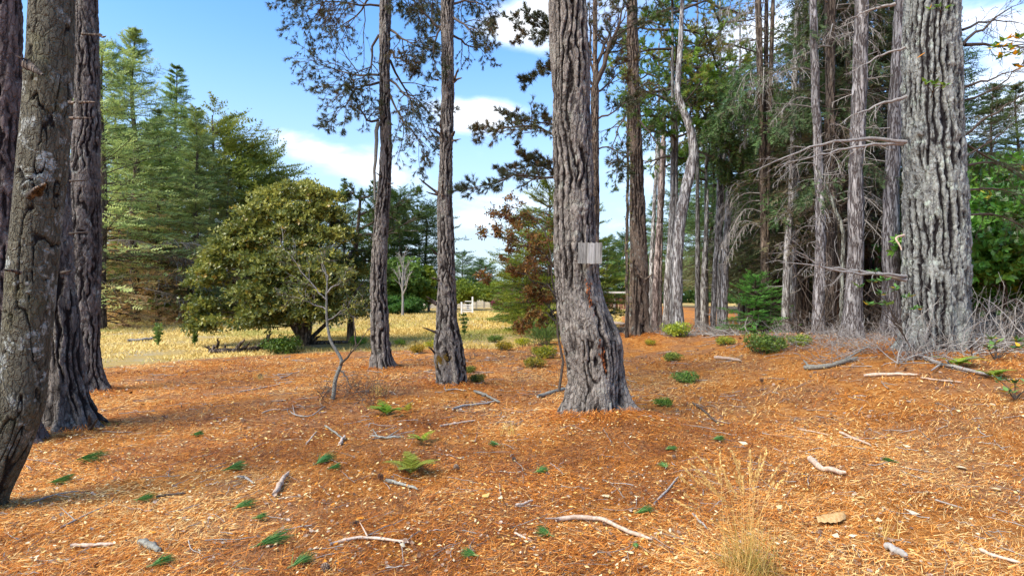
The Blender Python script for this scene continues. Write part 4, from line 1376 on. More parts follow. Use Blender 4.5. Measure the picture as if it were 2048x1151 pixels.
# layered yellow-green conifer behind the main trunk
sY = put(spruce('golden_conifer', 'yellow-green layered conifer behind the central trunk and the board', 5.4, .5, 2.1, 'needle_green', 17, dead=-.3, whorls=24, per=6, kidn=12, sprs=.30, tr=.10, droop=.15, hang=.15, pw=.55), 1098, 21, 0, 1.0, (1.5, 1.2, .5))
dup(sY, 1165, 23, 2.5, .95, 'yellow-green conifer peeping out right of the central trunk below the board', (1.3, 1.2, .6))
dup(sY, 1058, 24, 4.1, .9, 'olive-gold conifer left of the layered one, above the broom bush', (1.2, 1.1, .5))
dup(sY, 1030, 30, 2, .62, 'small green conifer behind the brown-leaved boughs', (1.1, 1.2, .7))

# brown-leaved hanging boughs left of the main trunk
Y = 9.0
b = gp(1095, 790)
Y = 8.6
tL = thing('brown_leaved_sapling', 'spindly sapling with dead brown leaves close left of the central trunk', 'tree', b)
Pl, Rl = add_limbs(tL, b, [([(1118, 780, Y), (1112, 600, Y), (1100, 470, Y), (1060, 400, Y), (1010, 410, Y)], .022), ([(1112, 560, Y), (1085, 500, Y - .3), (1010, 480, Y - .5), (965, 470, Y - .6)], .014), ([(1110, 590, Y), (1080, 560, Y), (1030, 540, Y), (975, 545, Y)], .014), ([(1105, 480, Y), (1070, 440, Y + .3), (1000, 430, Y + .4)], .012),
                           ([(1112, 640, Y), (1085, 625, Y), (1040, 655, Y)], .01), ([(1110, 530, Y), (1080, 505, Y + .5), (1045, 530, Y + .5)], .012), ([(1112, 600, Y), (1090, 590, Y), (1060, 575, Y)], .01)], wob=.05)
P1, R1 = kids(Pl, Rl, 9, .2, 1, .8, .28, .3, .2, 5, .16)
P2, R2 = kids(P1, R1, 5, .2, 1, .8, .5, .3, .3, 4, .2)
mb = MB()
tubes(mb, P1, np.maximum(R1, .003), 3)
tubes(mb, P2, np.maximum(R2, .0025), 3)
link('twigs', mb.mesh('twigs', M['twig_dark'], False, b), tL, kind='stuff')
mb = MB()
pos = np.concatenate([P2[:, i] for i in (1, 2, 3)] + [P1[:, -1]])
pos = pos[(pos[:, 0] < .60) & (rng.random(len(pos)) < .85)]
pos = np.repeat(pos, 3, 0) + rng.normal(0, .03, (len(pos) * 3, 3))
scatter(mb, *t_rosette(3, 5, tilt=1.2), pos, rng.normal(size=(len(pos), 3)) - [0, 0, .6], .058 * rng.uniform(.6, 1.3, len(pos)), None, (rng.random(len(pos)) < .3) * rng.random(len(pos)))
link('leaves', mb.mesh('leaves', M['brownleaf'], False, b), tL, kind='stuff')


# ------------------------------------------------------------------ right-hand wood
def straight_tree(name, label, pts, Y, mat='bark_far', r=None, stubn=0, base=None, group=None, sides=14, side_br=0, top_ext=4.0, color=None, brmat='twig_grey', brL=.8, brhang=.8):
    """pts: (px, py, halfwidth px) from base up"""
    P = np.array([wp(p[0], p[1], Y) for p in pts])
    R = np.array([p[2] / F * Y for p in pts]) * Y / np.sqrt(Y * Y + P[:, 0] ** 2)
    gz = float(hgt(P[0, 0], Y))
    P[0, 2] = gz - .15
    P[0, 0] = P[0, 0]
    d = nrm(P[-1] - P[-2])
    P = np.vstack([P, P[-1] + d * top_ext])
    R = np.append(R, R[-1] * .55)
    s = np.concatenate([[0], np.cumsum(np.linalg.norm(np.diff(P, axis=0), axis=1))])
    K = 46
    tt = np.linspace(0, s[-1], K)
    Q = np.stack([np.interp(tt, s, P[:, c]) for c in range(3)], 1)
    Rr = np.interp(tt, s, R)
    for _ in range(3):
        Q[1:-1] = Q[1:-1] * .5 + (Q[:-2] + Q[2:]) * .25
    Q[1:-1] += rng.normal(0, .008, (K - 2, 3))
    Rr = Rr * (1 + .35 * np.exp(-tt / .3)) * (1 + rng.normal(0, .02, K))
    loc = np.array([P[0, 0], Y, gz])
    t = thing(name, label, 'tree', loc, group)
    mb = MB()
    tubes(mb, Q[None], Rr[None], sides, .5)
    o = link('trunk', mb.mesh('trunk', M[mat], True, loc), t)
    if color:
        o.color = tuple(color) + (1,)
    if side_br:
        n = side_br
        i = rng.integers(5, K - 6, n)
        az = rng.random(n) * 2 * np.pi
        el = rng.uniform(-.25, .35, n)
        dd = np.stack([np.cos(az) * np.cos(el), np.sin(az) * np.cos(el), np.sin(el)], 1)
        PB = grow(Q[i], dd, brL * rng.uniform(.3, 1.3, n), 6, .3, .12, .1)
        RB = (np.full(n, .016))[:, None] * np.linspace(1, .3, 6)[None]
        P1, R1 = kids(PB, RB, 7, .2, 1, .8, .5, .4, brhang, 5, .15)
        for q in range(min(n, 24)):
            mb = MB()
            tubes(mb, PB[q][None], RB[q][None], 4)
            s_ = slice(q * 7, q * 7 + 7)
            tubes(mb, P1[s_], np.maximum(R1[s_] * .6, .0035), 3)
            link('dead_branch', mb.mesh('dead_branch', M[brmat], False, loc), t)
    if stubn:
        n = stubn
        i = rng.integers(4, K - 8, n)
        az = rng.random(n) * 2 * np.pi
        dd = np.stack([np.cos(az), np.sin(az), rng.uniform(-.2, .6, n)], 1)
        PB = grow(Q[i], dd, Rr[i] + rng.uniform(.08, .3, n), 3, 0, .1)
        mb = MB()
        tubes(mb, PB, np.array([.022, .018, .009])[None].repeat(n, 0) * Y / 20, 4)
        link('stubs', mb.mesh('stubs', M['twig_grey'], False, loc), t, kind='stuff')
    return t, loc, Q


PK = (1.15, 1.0, .95)
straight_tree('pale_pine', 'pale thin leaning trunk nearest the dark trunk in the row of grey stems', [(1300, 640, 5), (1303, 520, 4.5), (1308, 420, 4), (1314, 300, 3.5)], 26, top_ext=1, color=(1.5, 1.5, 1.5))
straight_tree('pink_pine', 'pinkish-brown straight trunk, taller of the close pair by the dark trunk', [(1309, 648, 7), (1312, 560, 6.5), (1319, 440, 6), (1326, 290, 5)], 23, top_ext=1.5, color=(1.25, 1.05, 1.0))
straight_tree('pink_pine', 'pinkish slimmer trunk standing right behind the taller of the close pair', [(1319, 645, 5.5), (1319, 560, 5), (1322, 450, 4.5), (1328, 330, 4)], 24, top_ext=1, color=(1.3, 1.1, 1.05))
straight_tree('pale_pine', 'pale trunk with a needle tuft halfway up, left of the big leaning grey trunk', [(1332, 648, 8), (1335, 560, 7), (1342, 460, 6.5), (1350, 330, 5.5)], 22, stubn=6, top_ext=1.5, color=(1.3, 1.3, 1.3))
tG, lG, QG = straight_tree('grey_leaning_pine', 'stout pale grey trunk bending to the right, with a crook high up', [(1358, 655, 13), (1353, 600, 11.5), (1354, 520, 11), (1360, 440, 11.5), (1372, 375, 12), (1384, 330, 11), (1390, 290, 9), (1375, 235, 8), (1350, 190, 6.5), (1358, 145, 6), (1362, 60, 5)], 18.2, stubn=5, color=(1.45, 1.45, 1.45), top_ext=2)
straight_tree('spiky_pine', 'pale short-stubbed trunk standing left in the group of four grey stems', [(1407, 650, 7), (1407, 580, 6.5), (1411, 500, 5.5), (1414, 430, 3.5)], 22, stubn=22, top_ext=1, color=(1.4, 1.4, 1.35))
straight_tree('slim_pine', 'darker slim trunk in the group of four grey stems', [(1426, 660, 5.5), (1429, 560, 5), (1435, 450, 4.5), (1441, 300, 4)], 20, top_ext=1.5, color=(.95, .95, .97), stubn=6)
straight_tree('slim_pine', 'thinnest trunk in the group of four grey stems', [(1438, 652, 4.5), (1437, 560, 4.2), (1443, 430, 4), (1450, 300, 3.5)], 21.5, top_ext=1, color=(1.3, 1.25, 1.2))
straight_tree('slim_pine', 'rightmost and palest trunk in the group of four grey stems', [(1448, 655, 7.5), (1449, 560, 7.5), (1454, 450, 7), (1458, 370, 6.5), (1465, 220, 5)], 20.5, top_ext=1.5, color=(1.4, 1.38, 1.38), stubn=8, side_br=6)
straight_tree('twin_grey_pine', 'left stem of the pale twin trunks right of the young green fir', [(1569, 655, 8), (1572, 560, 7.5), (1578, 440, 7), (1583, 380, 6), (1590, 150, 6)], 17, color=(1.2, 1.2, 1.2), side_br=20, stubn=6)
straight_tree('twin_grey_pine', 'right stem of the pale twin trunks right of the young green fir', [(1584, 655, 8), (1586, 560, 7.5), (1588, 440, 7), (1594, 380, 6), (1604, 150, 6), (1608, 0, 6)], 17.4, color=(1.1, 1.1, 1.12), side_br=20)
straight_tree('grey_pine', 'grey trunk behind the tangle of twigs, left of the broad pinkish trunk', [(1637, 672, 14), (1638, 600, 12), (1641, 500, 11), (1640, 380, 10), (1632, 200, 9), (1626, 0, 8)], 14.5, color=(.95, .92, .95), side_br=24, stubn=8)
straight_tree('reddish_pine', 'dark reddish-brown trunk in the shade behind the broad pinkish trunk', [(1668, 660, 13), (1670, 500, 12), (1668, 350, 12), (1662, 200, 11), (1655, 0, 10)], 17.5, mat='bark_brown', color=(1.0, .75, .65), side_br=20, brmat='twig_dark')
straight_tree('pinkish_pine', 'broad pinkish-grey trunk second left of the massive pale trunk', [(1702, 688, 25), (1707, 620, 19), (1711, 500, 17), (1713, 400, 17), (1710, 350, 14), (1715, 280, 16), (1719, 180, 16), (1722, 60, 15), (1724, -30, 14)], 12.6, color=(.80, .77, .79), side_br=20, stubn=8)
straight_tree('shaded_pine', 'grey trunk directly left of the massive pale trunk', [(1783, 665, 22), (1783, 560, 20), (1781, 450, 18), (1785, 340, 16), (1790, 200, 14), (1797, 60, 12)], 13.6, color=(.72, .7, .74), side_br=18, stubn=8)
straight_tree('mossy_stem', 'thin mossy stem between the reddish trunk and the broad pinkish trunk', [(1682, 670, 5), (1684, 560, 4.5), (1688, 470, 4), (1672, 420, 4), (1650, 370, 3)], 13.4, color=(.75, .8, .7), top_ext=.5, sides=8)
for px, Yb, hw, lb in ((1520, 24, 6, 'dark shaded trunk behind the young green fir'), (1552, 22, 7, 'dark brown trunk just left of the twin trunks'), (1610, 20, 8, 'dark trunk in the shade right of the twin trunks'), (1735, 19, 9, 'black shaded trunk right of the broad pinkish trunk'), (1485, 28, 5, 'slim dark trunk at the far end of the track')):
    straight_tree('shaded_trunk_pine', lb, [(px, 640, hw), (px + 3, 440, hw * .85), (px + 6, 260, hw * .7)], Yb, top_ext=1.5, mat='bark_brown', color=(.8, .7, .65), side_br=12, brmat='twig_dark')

# dense dark conifers filling the wood
G = 'dark conifers of the right-hand wood'
k1 = put(spruce('dark_conifer', 'dark drooping conifer above the far end of the track', 15, 2.6, 3.6, 'needle_dark', 22, dead=.16, whorls=34, per=6, kidn=16, sprs=.34, tr=.2, droop=.9, hang=1.0, group=G), 1500, 25, 0, .78, (1.5, 1.7, 1.2))
k2 = put(spruce('dark_conifer', 'dark drooping conifer over the pale twin trunks', 15, 3.4, 3.3, 'needle_dark', 23, dead=.34, whorls=34, per=7, kidn=16, sprs=.3, tr=.2, droop=1.2, hang=1.4, group=G), 1600, 19, 0, .72, (1.4, 1.4, 1.1))
for px, Yd, rz, sc, lb, cl in ((1650, 22, 1.0, .95, 'dark conifer behind the grey trunk and the reddish trunk', (.8, .95, .75)), (1560, 31, 2, .82, 'tall dark conifer at the back, above the young green fir', (1.1, 1.3, 1.0)), (1700, 24, 3, .9, 'dark conifer behind the broad pinkish trunk', (.7, .8, .7)),
                               (1780, 22, 4, .95, 'dark conifer behind the massive pale trunk, on its left', (.7, .8, .7)), (1450, 40, 5, 1.1, 'green conifer closing the view at the far end of the track', (1.3, 1.6, 1.1)), (1400, 46, 2.2, 1.0, 'far green conifer between the leaning grey trunk and the four stems', (1.3, 1.5, 1.0)),
                               (1350, 55, 3.2, .95, 'far green conifer behind the leaning grey trunk', (1.3, 1.5, .9)), (1880, 26, 1.5, 1.0, 'conifer directly behind the massive pale trunk', (.9, 1.1, .8)), (1510, 38, 3.2, 1.0, 'dark green conifer just beyond the young green fir', (.9, 1.1, .8))):
    dup(k1, px, Yd, rz, sc, lb, cl)
dup(k1, 2035, 23, 2.2, .66, 'olive conifer rising behind the thicket at the right edge', (1.4, 1.4, .9))
dup(k2, 1985, 19, .8, .55, 'ragged conifer close behind the right side of the massive trunk', (1.2, 1.15, .8))
dup(k2, 1690, 16.5, 2.0, .9, 'ragged brown-twigged conifer between the two grey trunks', (1.0, .9, .75))
dup(k2, 1540, 24, 4.0, .7, 'ragged drooping conifer left of the twin trunks', (1.1, 1.1, .9))
dup(k2, 1760, 17, 5.0, .9, 'ragged drooping conifer close behind the massive trunk', (.8, .8, .7))
dup(k1, 1425, 28, 2.7, .7, 'light green drooping conifer between the four grey stems and the young fir', (1.9, 2.1, 1.4))
dup(k1, 1548, 21.5, .4, .62, 'smaller green conifer standing just left of the pale twin trunks', (1.6, 1.9, 1.2))
dup(k1, 1310, 62, 1.0, .8, 'far green conifer behind the row of pinkish stems', (1.4, 1.6, .9))
dup(k1, 1285, 75, 1.7, .85, 'far green conifer just right of the dark trunk above the track', (1.2, 1.4, .9))

# airy pine crowns above the grey stems
def airy_pine(label, px, Y, z0, z1, nl, L, seed, mat='needle_green', color=None, tuft=.16, tr=.12, lean=0.0, br=.05, brown=.12, m1=8, m2=5):
    x = (px - 1024) / F * Y
    g = float(hgt(x, Y))
    b = np.array([x, Y, g])
    t = thing('airy_pine', label, 'tree', b, 'airy pines above the grey stems')
    P = resample([b - [0, 0, .2], b + [lean * .3, 0, z1 * .4], b + [lean, 0, z1]], 14)
    mb = MB()
    tubes(mb, P[None], (tr * np.linspace(1, .25, 14))[None], 9, .5)
    o = link('trunk', mb.mesh('trunk', M['bark_far'], True, b), t)
    zz = rng.uniform(z0, z1, nl)
    az = rng.random(nl) * 2 * np.pi
    el = rng.uniform(-.1, .7, nl)
    bb = np.stack([np.interp(zz, P[:, 2], P[:, 0]), np.interp(zz, P[:, 2], P[:, 1]), zz], 1)
    d = np.stack([np.cos(az) * np.cos(el), np.sin(az) * np.cos(el), np.sin(el)], 1)
    PB = grow(bb, d, L * rng.uniform(.6, 1.2, nl), 9, .3, .10, .5)
    RB = np.full(nl, br)[:, None] * np.linspace(1, .15, 9)[None]
    for q in range(nl):
        mb = MB()
        tubes(mb, PB[q][None], RB[q][None], 5)
        link('branch', mb.mesh('branch', M['twig_dark'], True, b), t)
    pine_foliage(t, b, PB, RB, mat, m1=m1, m2=m2, tuft=tuft, droop=.3, brown=brown, minr=.006, L1=.4)
    for c in t.children:
        if color and c.name.startswith('needles'):
            c.color = tuple(color) + (1,)
    return t


airy_pine('green pine boughs coloured as sunlit, hanging just right of the dark trunk', 1345, 19.5, 6.5, 12, 18, 2.2, 1, color=(1.35, 1.4, .8), tuft=.17)  # sunlight on these boughs is put into the brighter needle tint
airy_pine('low green pine crown over the pinkish stems', 1318, 24, 6.0, 12, 14, 2.2, 2, color=(1.5, 1.6, .8), tuft=.2)
airy_pine('thin airy crown against the clouds above the four grey stems', 1440, 21, 7.5, 13, 16, 2.8, 3, color=(1.2, 1.2, .8), tuft=.15, brown=.2)
airy_pine('airy olive crown above the far end of the track', 1480, 27, 8, 15, 14, 3.0, 4, color=(1.3, 1.25, .85), tuft=.2, brown=.25)
airy_pine('dense boughs coloured as sunlit, low over the pinkish stems, close right of the dark trunk', 1352, 19.5, 6.2, 9.6, 18, 1.6, 6, color=(1.7, 1.9, .8), tuft=.16)  # needle tint raised to carry the sunlit look
airy_pine('pale green airy crown between the leaning grey trunk and the four stems', 1412, 25, 6.5, 11, 16, 2.0, 7, color=(1.4, 1.4, 1.0), tuft=.18)
airy_pine('tall airy crown high above the leaning grey trunk', 1395, 24, 9, 15, 14, 2.8, 5, color=(1.3, 1.4, .85), tuft=.18)
# needles and boughs on the dark trunk
Y = 17.8
Pl, Rl = add_limbs(tD, lD, [[(1268, 60, Y), (1300, 40, Y - .5), (1330, 60, Y - .9)], [(1266, 120, Y), (1230, 130, Y - .6), (1205, 160, Y - 1)], [(1270, 180, Y), (1300, 160, Y - .8), (1335, 185, Y - 1.3)], [(1266, 200, Y), (1235, 260, Y - .6), (1215, 330, Y - .8)], [(1272, 230, Y), (1300, 270, Y - .6), (1325, 300, Y - 1)],
                           [(1264, 20, Y), (1230, -20, Y - .6), (1200, 20, Y - 1)], [(1268, 300, Y), (1240, 320, Y - .8), (1225, 370, Y - 1)], [(1268, 0, Y), (1300, -10, Y + .5), (1340, 20, Y + 1)], [(1262, 150, Y), (1270, 180, Y - .9), (1258, 230, Y - 1.4)]], r0=.04)
pine_foliage(tD, lD, Pl, Rl, 'needle_green', m1=8, m2=5, tuft=.13, droop=.8, brown=.15, minr=.006)
for c in tD.children:
    if c.name.startswith('needles'):
        c.color = (.6, .65, .5, 1)

# boughs on the massive trunk
Y = 9.5
Pl, Rl = add_limbs(tE, lE, [([(1812, 284, Y), (1760, 276, Y - .1), (1680, 282, Y - .3), (1600, 300, Y - .5), (1500, 345, Y - .7)], .036), ([(1805, 288, Y), (1720, 290, Y - .3), (1640, 310, Y - .7), (1560, 330, Y - 1.0)], .028), ([(1812, 193, Y), (1755, 210, Y - .2), (1700, 235, Y - .3), (1672, 252, Y - .4)], .028),
                            ([(1810, 95, Y), (1750, 115, Y), (1700, 150, Y - .3)], .02), ([(1812, 560, Y), (1750, 545, Y), (1660, 535, Y - .2), (1560, 525, Y - .3)], .035), ([(1812, 552, Y), (1700, 545, Y - .5), (1620, 530, Y - .8), (1575, 480, Y - 1)], .028),
                            ([(1790, 8, Y), (1740, 20, Y), (1690, 42, Y)], .03)], mat='twig_grey', wob=.02, K=14)
P1, R1 = kids(Pl, Rl, 12, .25, 1, .7, .25, .4, .5, 6, .16)
P2, R2 = kids(P1, R1, 5, .2, 1, .7, .5, .4, .5, 4, .2)
mb = MB()
tubes(mb, P1, np.maximum(R1 * .5, .003), 4)
tubes(mb, P2, np.maximum(R2 * .5, .002), 3)
link('twigs', mb.mesh('twigs', M['twig_grey'], False, lE), tE, kind='stuff')
Pl, Rl = add_limbs(tE, lE, [([(1925, 90, 10), (1960, 60, 10), (2000, 25, 10), (2050, 5, 10)], .03), ([(1925, 60, 10.4), (1975, 40, 10.6), (2060, 55, 10.8)], .025), ([(1928, 175, 10), (1980, 160, 9.8), (2060, 130, 9.6)], .025), ([(1930, 200, 10.4), (1990, 180, 10.3), (2070, 100, 10.2)], .02), ([(1930, 270, 10), (1980, 230, 9.8), (2060, 180, 9.6)], .025),
                            ([(1935, 310, 10), (1975, 290, 10), (2060, 210, 10)], .02), ([(1930, 90, 10.4), (1990, 90, 10.6), (2070, 95, 10.8)], .035)], mat='twig_dark', wob=.04)
P1, R1 = kids(Pl, Rl, 10, .2, 1, .8, .4, .4, .5, 6, .16)
P2, R2 = kids(P1, R1, 5, .2, 1, .7, .5, .4, .3, 4, .2)
mb = MB()
tubes(mb, P1, np.maximum(R1 * .5, .004), 4)
tubes(mb, P2, np.maximum(R2 * .5, .003), 3)
link('twigs', mb.mesh('twigs', M['twig_dark'], False, lE), tE, kind='stuff')
# small curved pale snag on its left
add_limbs(tE, lE, [([(1808, 470, 9.4), (1788, 476, 9.3), (1800, 488, 9.2), (1803, 500, 9.2)], .022)], mat='wood_pale', taper=.5, wob=.003)

# grey twig tangles at the foot of the right-hand wood
def tangle(label, px0, px1, py, n, L, Yr, mat='twig_grey', name='brush_tangle', seed=0, up=.6, kidm=5, r=.0045, zr=0.0, wob=.2):
    pts = []
    for i in range(n):
        px = rng.uniform(px0, px1)
        Yy = rng.uniform(*Yr)
        x = (px - 1024) / F * Yy
        pts.append([x, Yy, float(hgt(x, Yy)) + rng.uniform(-.02, zr)])
    b = np.array(pts)
    d = rng.normal(0, 1, (n, 3))
    d[:, 2] = np.abs(d[:, 2]) * up + .1
    P = grow(b, d, L * rng.uniform(.4, 1.2, n), 8, .5, wob, 0)
    gz = hgt(P[..., 0], P[..., 1]) + .01
    P[..., 2] = np.maximum(P[..., 2], gz)
    R = (r * rng.uniform(.6, 1.6, n))[:, None] * np.linspace(1, .3, 8)[None]
    P1, R1 = kids(P, R, kidm, .15, 1, .8, .45, .4, .3, 5, .22)
    c = b.mean(0)
    o_mb = MB()
    tubes(o_mb, P, R, 4)
    tubes(o_mb, P1, np.maximum(R1 * .6, .0022), 3)
    o = link(name, o_mb.mesh(name, M[mat], False, c), None, c, kind='stuff')
    return tag(o, label, 'brush')


tangle('grey tangle of dead twigs in front of the twin trunks', 1540, 1680, 680, 120, .75, (11.5, 15))
tangle('pale tangle of dead twigs under the broad pinkish trunk', 1640, 1800, 680, 150, .85, (9.8, 13))
tangle('crooked bare twigs growing across the foot of the massive trunk', 1790, 1960, 690, 70, 1.1, (8.9, 9.7), up=1.6, r=.008)
tangle('brown twig tangle right of the massive trunk', 1950, 2120, 690, 120, 1.3, (9.3, 12), up=1.2, r=.009, mat='twig_grey')
tangle('low brush heap of fallen twigs left of the track', 1300, 1430, 660, 130, .8, (17, 20.5), r=.010, up=.3)
tangle('brush heap with thicker sticks at the foot of the four grey stems', 1420, 1500, 660, 70, 1.0, (16.5, 19.5), r=.018, up=.3, kidm=4)
tangle('dark shadowed twigs at the back of the wood', 1600, 1960, 650, 160, 2.2, (14, 19), up=1.2, mat='twig_dark', r=.01)
tangle('faint grey twigs low behind the central trunk at the meadow edge', 1235, 1300, 660, 40, .8, (20, 24), r=.012, up=.3)

def echo(parent, n0, times):
    """copies of the boughs a tree has got since n0, turned round its stem and moved up or down it"""
    kids_ = list(parent.children)[n0:]
    i = 0
    while i < len(kids_):
        grp = [kids_[i]]
        if i + 1 < len(kids_) and kids_[i + 1].name.startswith('needles'):
            grp.append(kids_[i + 1])
        for t_ in range(times):
            a, dz_ = rng.random() * 6.28, rng.uniform(-.9, .9)
            for g_ in grp:
                c = g_.copy()
                COL.objects.link(c)
                c.parent = parent
                c.rotation_euler = (0, 0, a)
                c.location = (0, 0, dz_)
        i += len(grp)


# hanging dead boughs in the upper right wood
tH = thing('dead_hanging_pine', 'dead pine draped in fine grey twigs between the twin trunks and the massive trunk', 'tree', (float(wp(1660, 0, 15)[0]), 15, float(hgt(wp(1660, 0, 15)[0], 15))))
lH = np.array(tH.location)
mb = MB()
P = resample([lH - [0, 0, .1], lH + [.05, 0, 4], lH + [-.1, 0, 10]], 10)
tubes(mb, P[None], (.16 * np.linspace(1, .4, 10))[None], 10, .4)
link('trunk', mb.mesh('trunk', M['bark_brown'], True, lH), tH)
n0_ = len(tH.children)
for i in range(12):
    yy = rng.uniform(-80, 470)
    sd = rng.choice([-1, 1])
    x0 = 1655 + 12 * sd
    ln = rng.uniform(50, 130)
    dY = rng.uniform(-1.6, 1.2)
    dead_bough(tH, lH, [(x0, yy, 15), (x0 + sd * ln * .5, yy - rng.uniform(-5, 25), 15 + dY * .5), (x0 + sd * ln, yy + rng.uniform(0, 50), 15 + dY)], 15, mat='twig_dark' if rng.random() < .5 else 'twig_grey', m=12, L=.45, hang=1.8, r=.022, m2=4, minr=.005)
echo(tH, n0_, 2)
tH2 = thing('dead_hanging_pine', 'dead pine with drooping fine twigs over the young green fir', 'tree', (float(wp(1530, 0, 18)[0]), 18, float(hgt(wp(1530, 0, 18)[0], 18))))
lH = np.array(tH2.location)
mb = MB()
P = resample([lH - [0, 0, .1], lH + [.05, 0, 4], lH + [.3, 0, 12]], 10)
tubes(mb, P[None], (.12 * np.linspace(1, .4, 10))[None], 10, .4)
link('trunk', mb.mesh('trunk', M['bark_brown'], True, lH), tH2)
n0_ = len(tH2.children)
for i in range(9):
    yy = rng.uniform(0, 460)
    sd = rng.choice([-1, 1])
    ln = rng.uniform(40, 110)
    dY = rng.uniform(-1.6, 1.2)
    dead_bough(tH2, lH, [(1532, yy, 18), (1532 + sd * ln * .5, yy - rng.uniform(-5, 25), 18 + dY * .5), (1532 + sd * ln, yy + rng.uniform(10, 70), 18 + dY)], 18, mat='twig_grey', m=14, L=.45, hang=2.0, r=.02, m2=4, minr=.006)
echo(tH2, n0_, 2)

lg = np.array(tG.location)
for q in ([(1378, 240, 20), (1420, 235, 19.2), (1480, 290, 18.6)], [(1385, 290, 20), (1430, 280, 19.0), (1500, 330, 18.4)], [(1390, 300, 20), (1440, 320, 19.4), (1470, 380, 19)],
          [(1372, 220, 20), (1340, 210, 19.2), (1300, 260, 18.8)], [(1375, 240, 20), (1400, 180, 19), (1450, 170, 18)]):
    dead_bough(tG, lg, q, 20, mat='twig_dark', m=22, L=.5, hang=1.5, r=.04, m2=6, minr=.006, leafy=.8, spr=.24, lmat='needle_green', col=(.7, .8, .6))
lH = np.array(tH2.location)
n0_ = len(tH2.children)
for i in range(8):
    yy = rng.uniform(60, 440)
    sd = rng.choice([-1, 1])
    ln = rng.uniform(50, 110)
    dY = rng.uniform(-1.8, .8)
    dead_bough(tH2, lH, [(1532, yy, 18), (1532 + sd * ln * .5, yy - 10, 18 + dY * .5), (1532 + sd * ln, yy + rng.uniform(20, 70), 18 + dY)], 18, mat='twig_dark', m=18, L=.5, hang=1.8, r=.02, m2=5, minr=.005, leafy=.7, spr=.2, col=(1.2, 1.5, 1.1), nm='bough')
echo(tH2, n0_, 1)
lH = np.array(tH.location)
n0_ = len(tH.children)
for i in range(8):
    yy = rng.uniform(-60, 330)
    sd = rng.choice([-1, 1])
    ln = rng.uniform(50, 140)
    dY = rng.uniform(-1.8, .8)
    dead_bough(tH, lH, [(1655, yy, 15), (1655 + sd * ln * .5, yy - 10, 15 + dY * .5), (1655 + sd * ln, yy + rng.uniform(20, 60), 15 + dY)], 15, mat='twig_dark', m=18, L=.5, hang=1.8, r=.02, m2=5, minr=.004, leafy=.45, spr=.16, col=(1.0, 1.1, .9), nm='bough')
echo(tH, n0_, 2)
for q in ([(1935, 330, 10.4), (1990, 320, 10.5), (2080, 380, 10.6)], [(1935, 380, 10.4), (1990, 375, 10.5), (2080, 400, 10.7)], [(1935, 290, 10.4), (2000, 330, 10.6), (2090, 330, 10.7)], [(1935, 430, 10.4), (1990, 425, 10.6), (2080, 470, 10.8)]):
    dead_bough(tE, lE, q, 10, mat='twig_dark', m=22, L=.45, hang=1.2, r=.022, m2=6, minr=.003, leafy=.25, spr=.10, col=(1.0, 1.0, .8), nm='bough')

# young green fir and undergrowth
put(spruce('young_fir', 'bushy bright green young fir beside the far end of the track', 1.75, .02, 1.0, 'needle_green', 33, dead=-.3, whorls=16, per=7, kidn=10, sprs=.16, tr=.03, droop=.2, hang=.3, pw=.6), 1510, 17.5, 0, 1, (.75, 1.4, .8))
sh = put(broadleaf('ground_shrub', 'dark low green shrub on the needles right of centre, near the track', .42, .42, .02, 900, .05, 'laurel', 18, 21, cat='bush', tr=.02, stems=4), 1530, 12.2, 0, 1, (.7, 1.0, .8))
sh.location = gp(1528, 705)
for (px, py, sc, lb, cl) in ((1372, 765, .55, 'small blue-green seedling right of the central trunk', (.8, 1.3, 1.3)), (1327, 812, .32, 'tiny rosette of round green leaves right of the central trunk', (.7, 1.2, .7)), (565, 706, 1.25, 'dark green bush at the foot of the bushy evergreen', (.45, .75, .4)), (990, 684, .62, 'little round dark bush at the meadow edge between the centre trunks', (.6, .9, .5)),
                             (1090, 715, .8, 'yellowish low shrub at the left foot of the central trunk', (1.6, 1.5, .6)), (955, 765, .4, 'sparse brown-green seedling right of the swollen-base trunk', (1.0, .9, .6)), (1355, 672, 1.1, 'light green feathery shrub at the start of the brush heap', (1.8, 2.0, 1.0)), (1600, 690, .6, 'pale green plant below the twin trunks', (1.3, 1.6, .9)),
                             (715, 690, .7, 'bright green seedling left of the slim trunk', (1.1, 1.9, .8)), (1560, 640, 1.4, 'yellow-green shrub at the foot of the young fir', (1.7, 1.5, .6))):
    p = gp(px, py)
    r = copy_thing(sh, p, rng.random() * 6, sc * .9, lb)
    for c in r.children:
        if c.name.startswith('foliage'):
            c.color = tuple(cl) + (1,)

for (px, py, sc, lb, cl) in ((835, 706, .5, 'yellow-orange low weed between the slim trunk and the swollen-base trunk', (1.9, 1.2, .45)), (868, 697, .55, 'yellow-green weed behind the swollen-base trunk', (2.0, 1.8, .6)), (1008, 700, .55, 'orange-yellow weed at the meadow edge left of the broom bush', (1.8, 1.25, .45)), (1045, 690, .5, 'bright yellow-green weed left of the broom bush', (2.2, 2.0, .5)),
                             (800, 690, .4, 'small green weed right of the slim trunk at the meadow edge', (1.1, 1.5, .7)), (1068, 735, .5, 'olive-brown weed left of the central trunk, nearest of its row', (1.5, 1.2, .6)), (1345, 722, .45, 'grey-green sprig on the needle mound by the dark trunk', (1.2, 1.4, 1.1)), (1300, 690, .35, 'small yellowish plant at the foot of the dark trunk', (2.0, 1.6, .6)), (1450, 690, .5, 'pale green low plant beside the brush heap', (1.8, 1.8, 1.0)), (940, 745, .3, 'sparse dark seedling close to the swollen-base trunk', (.8, .9, .5))):
    p = gp(px, py)
    r = copy_thing(sh, p, rng.random() * 6, (sc, sc, sc * 1.1), lb)
    for c in r.children:
        if c.name.startswith('foliage'):
            c.color = tuple(cl) + (1,)

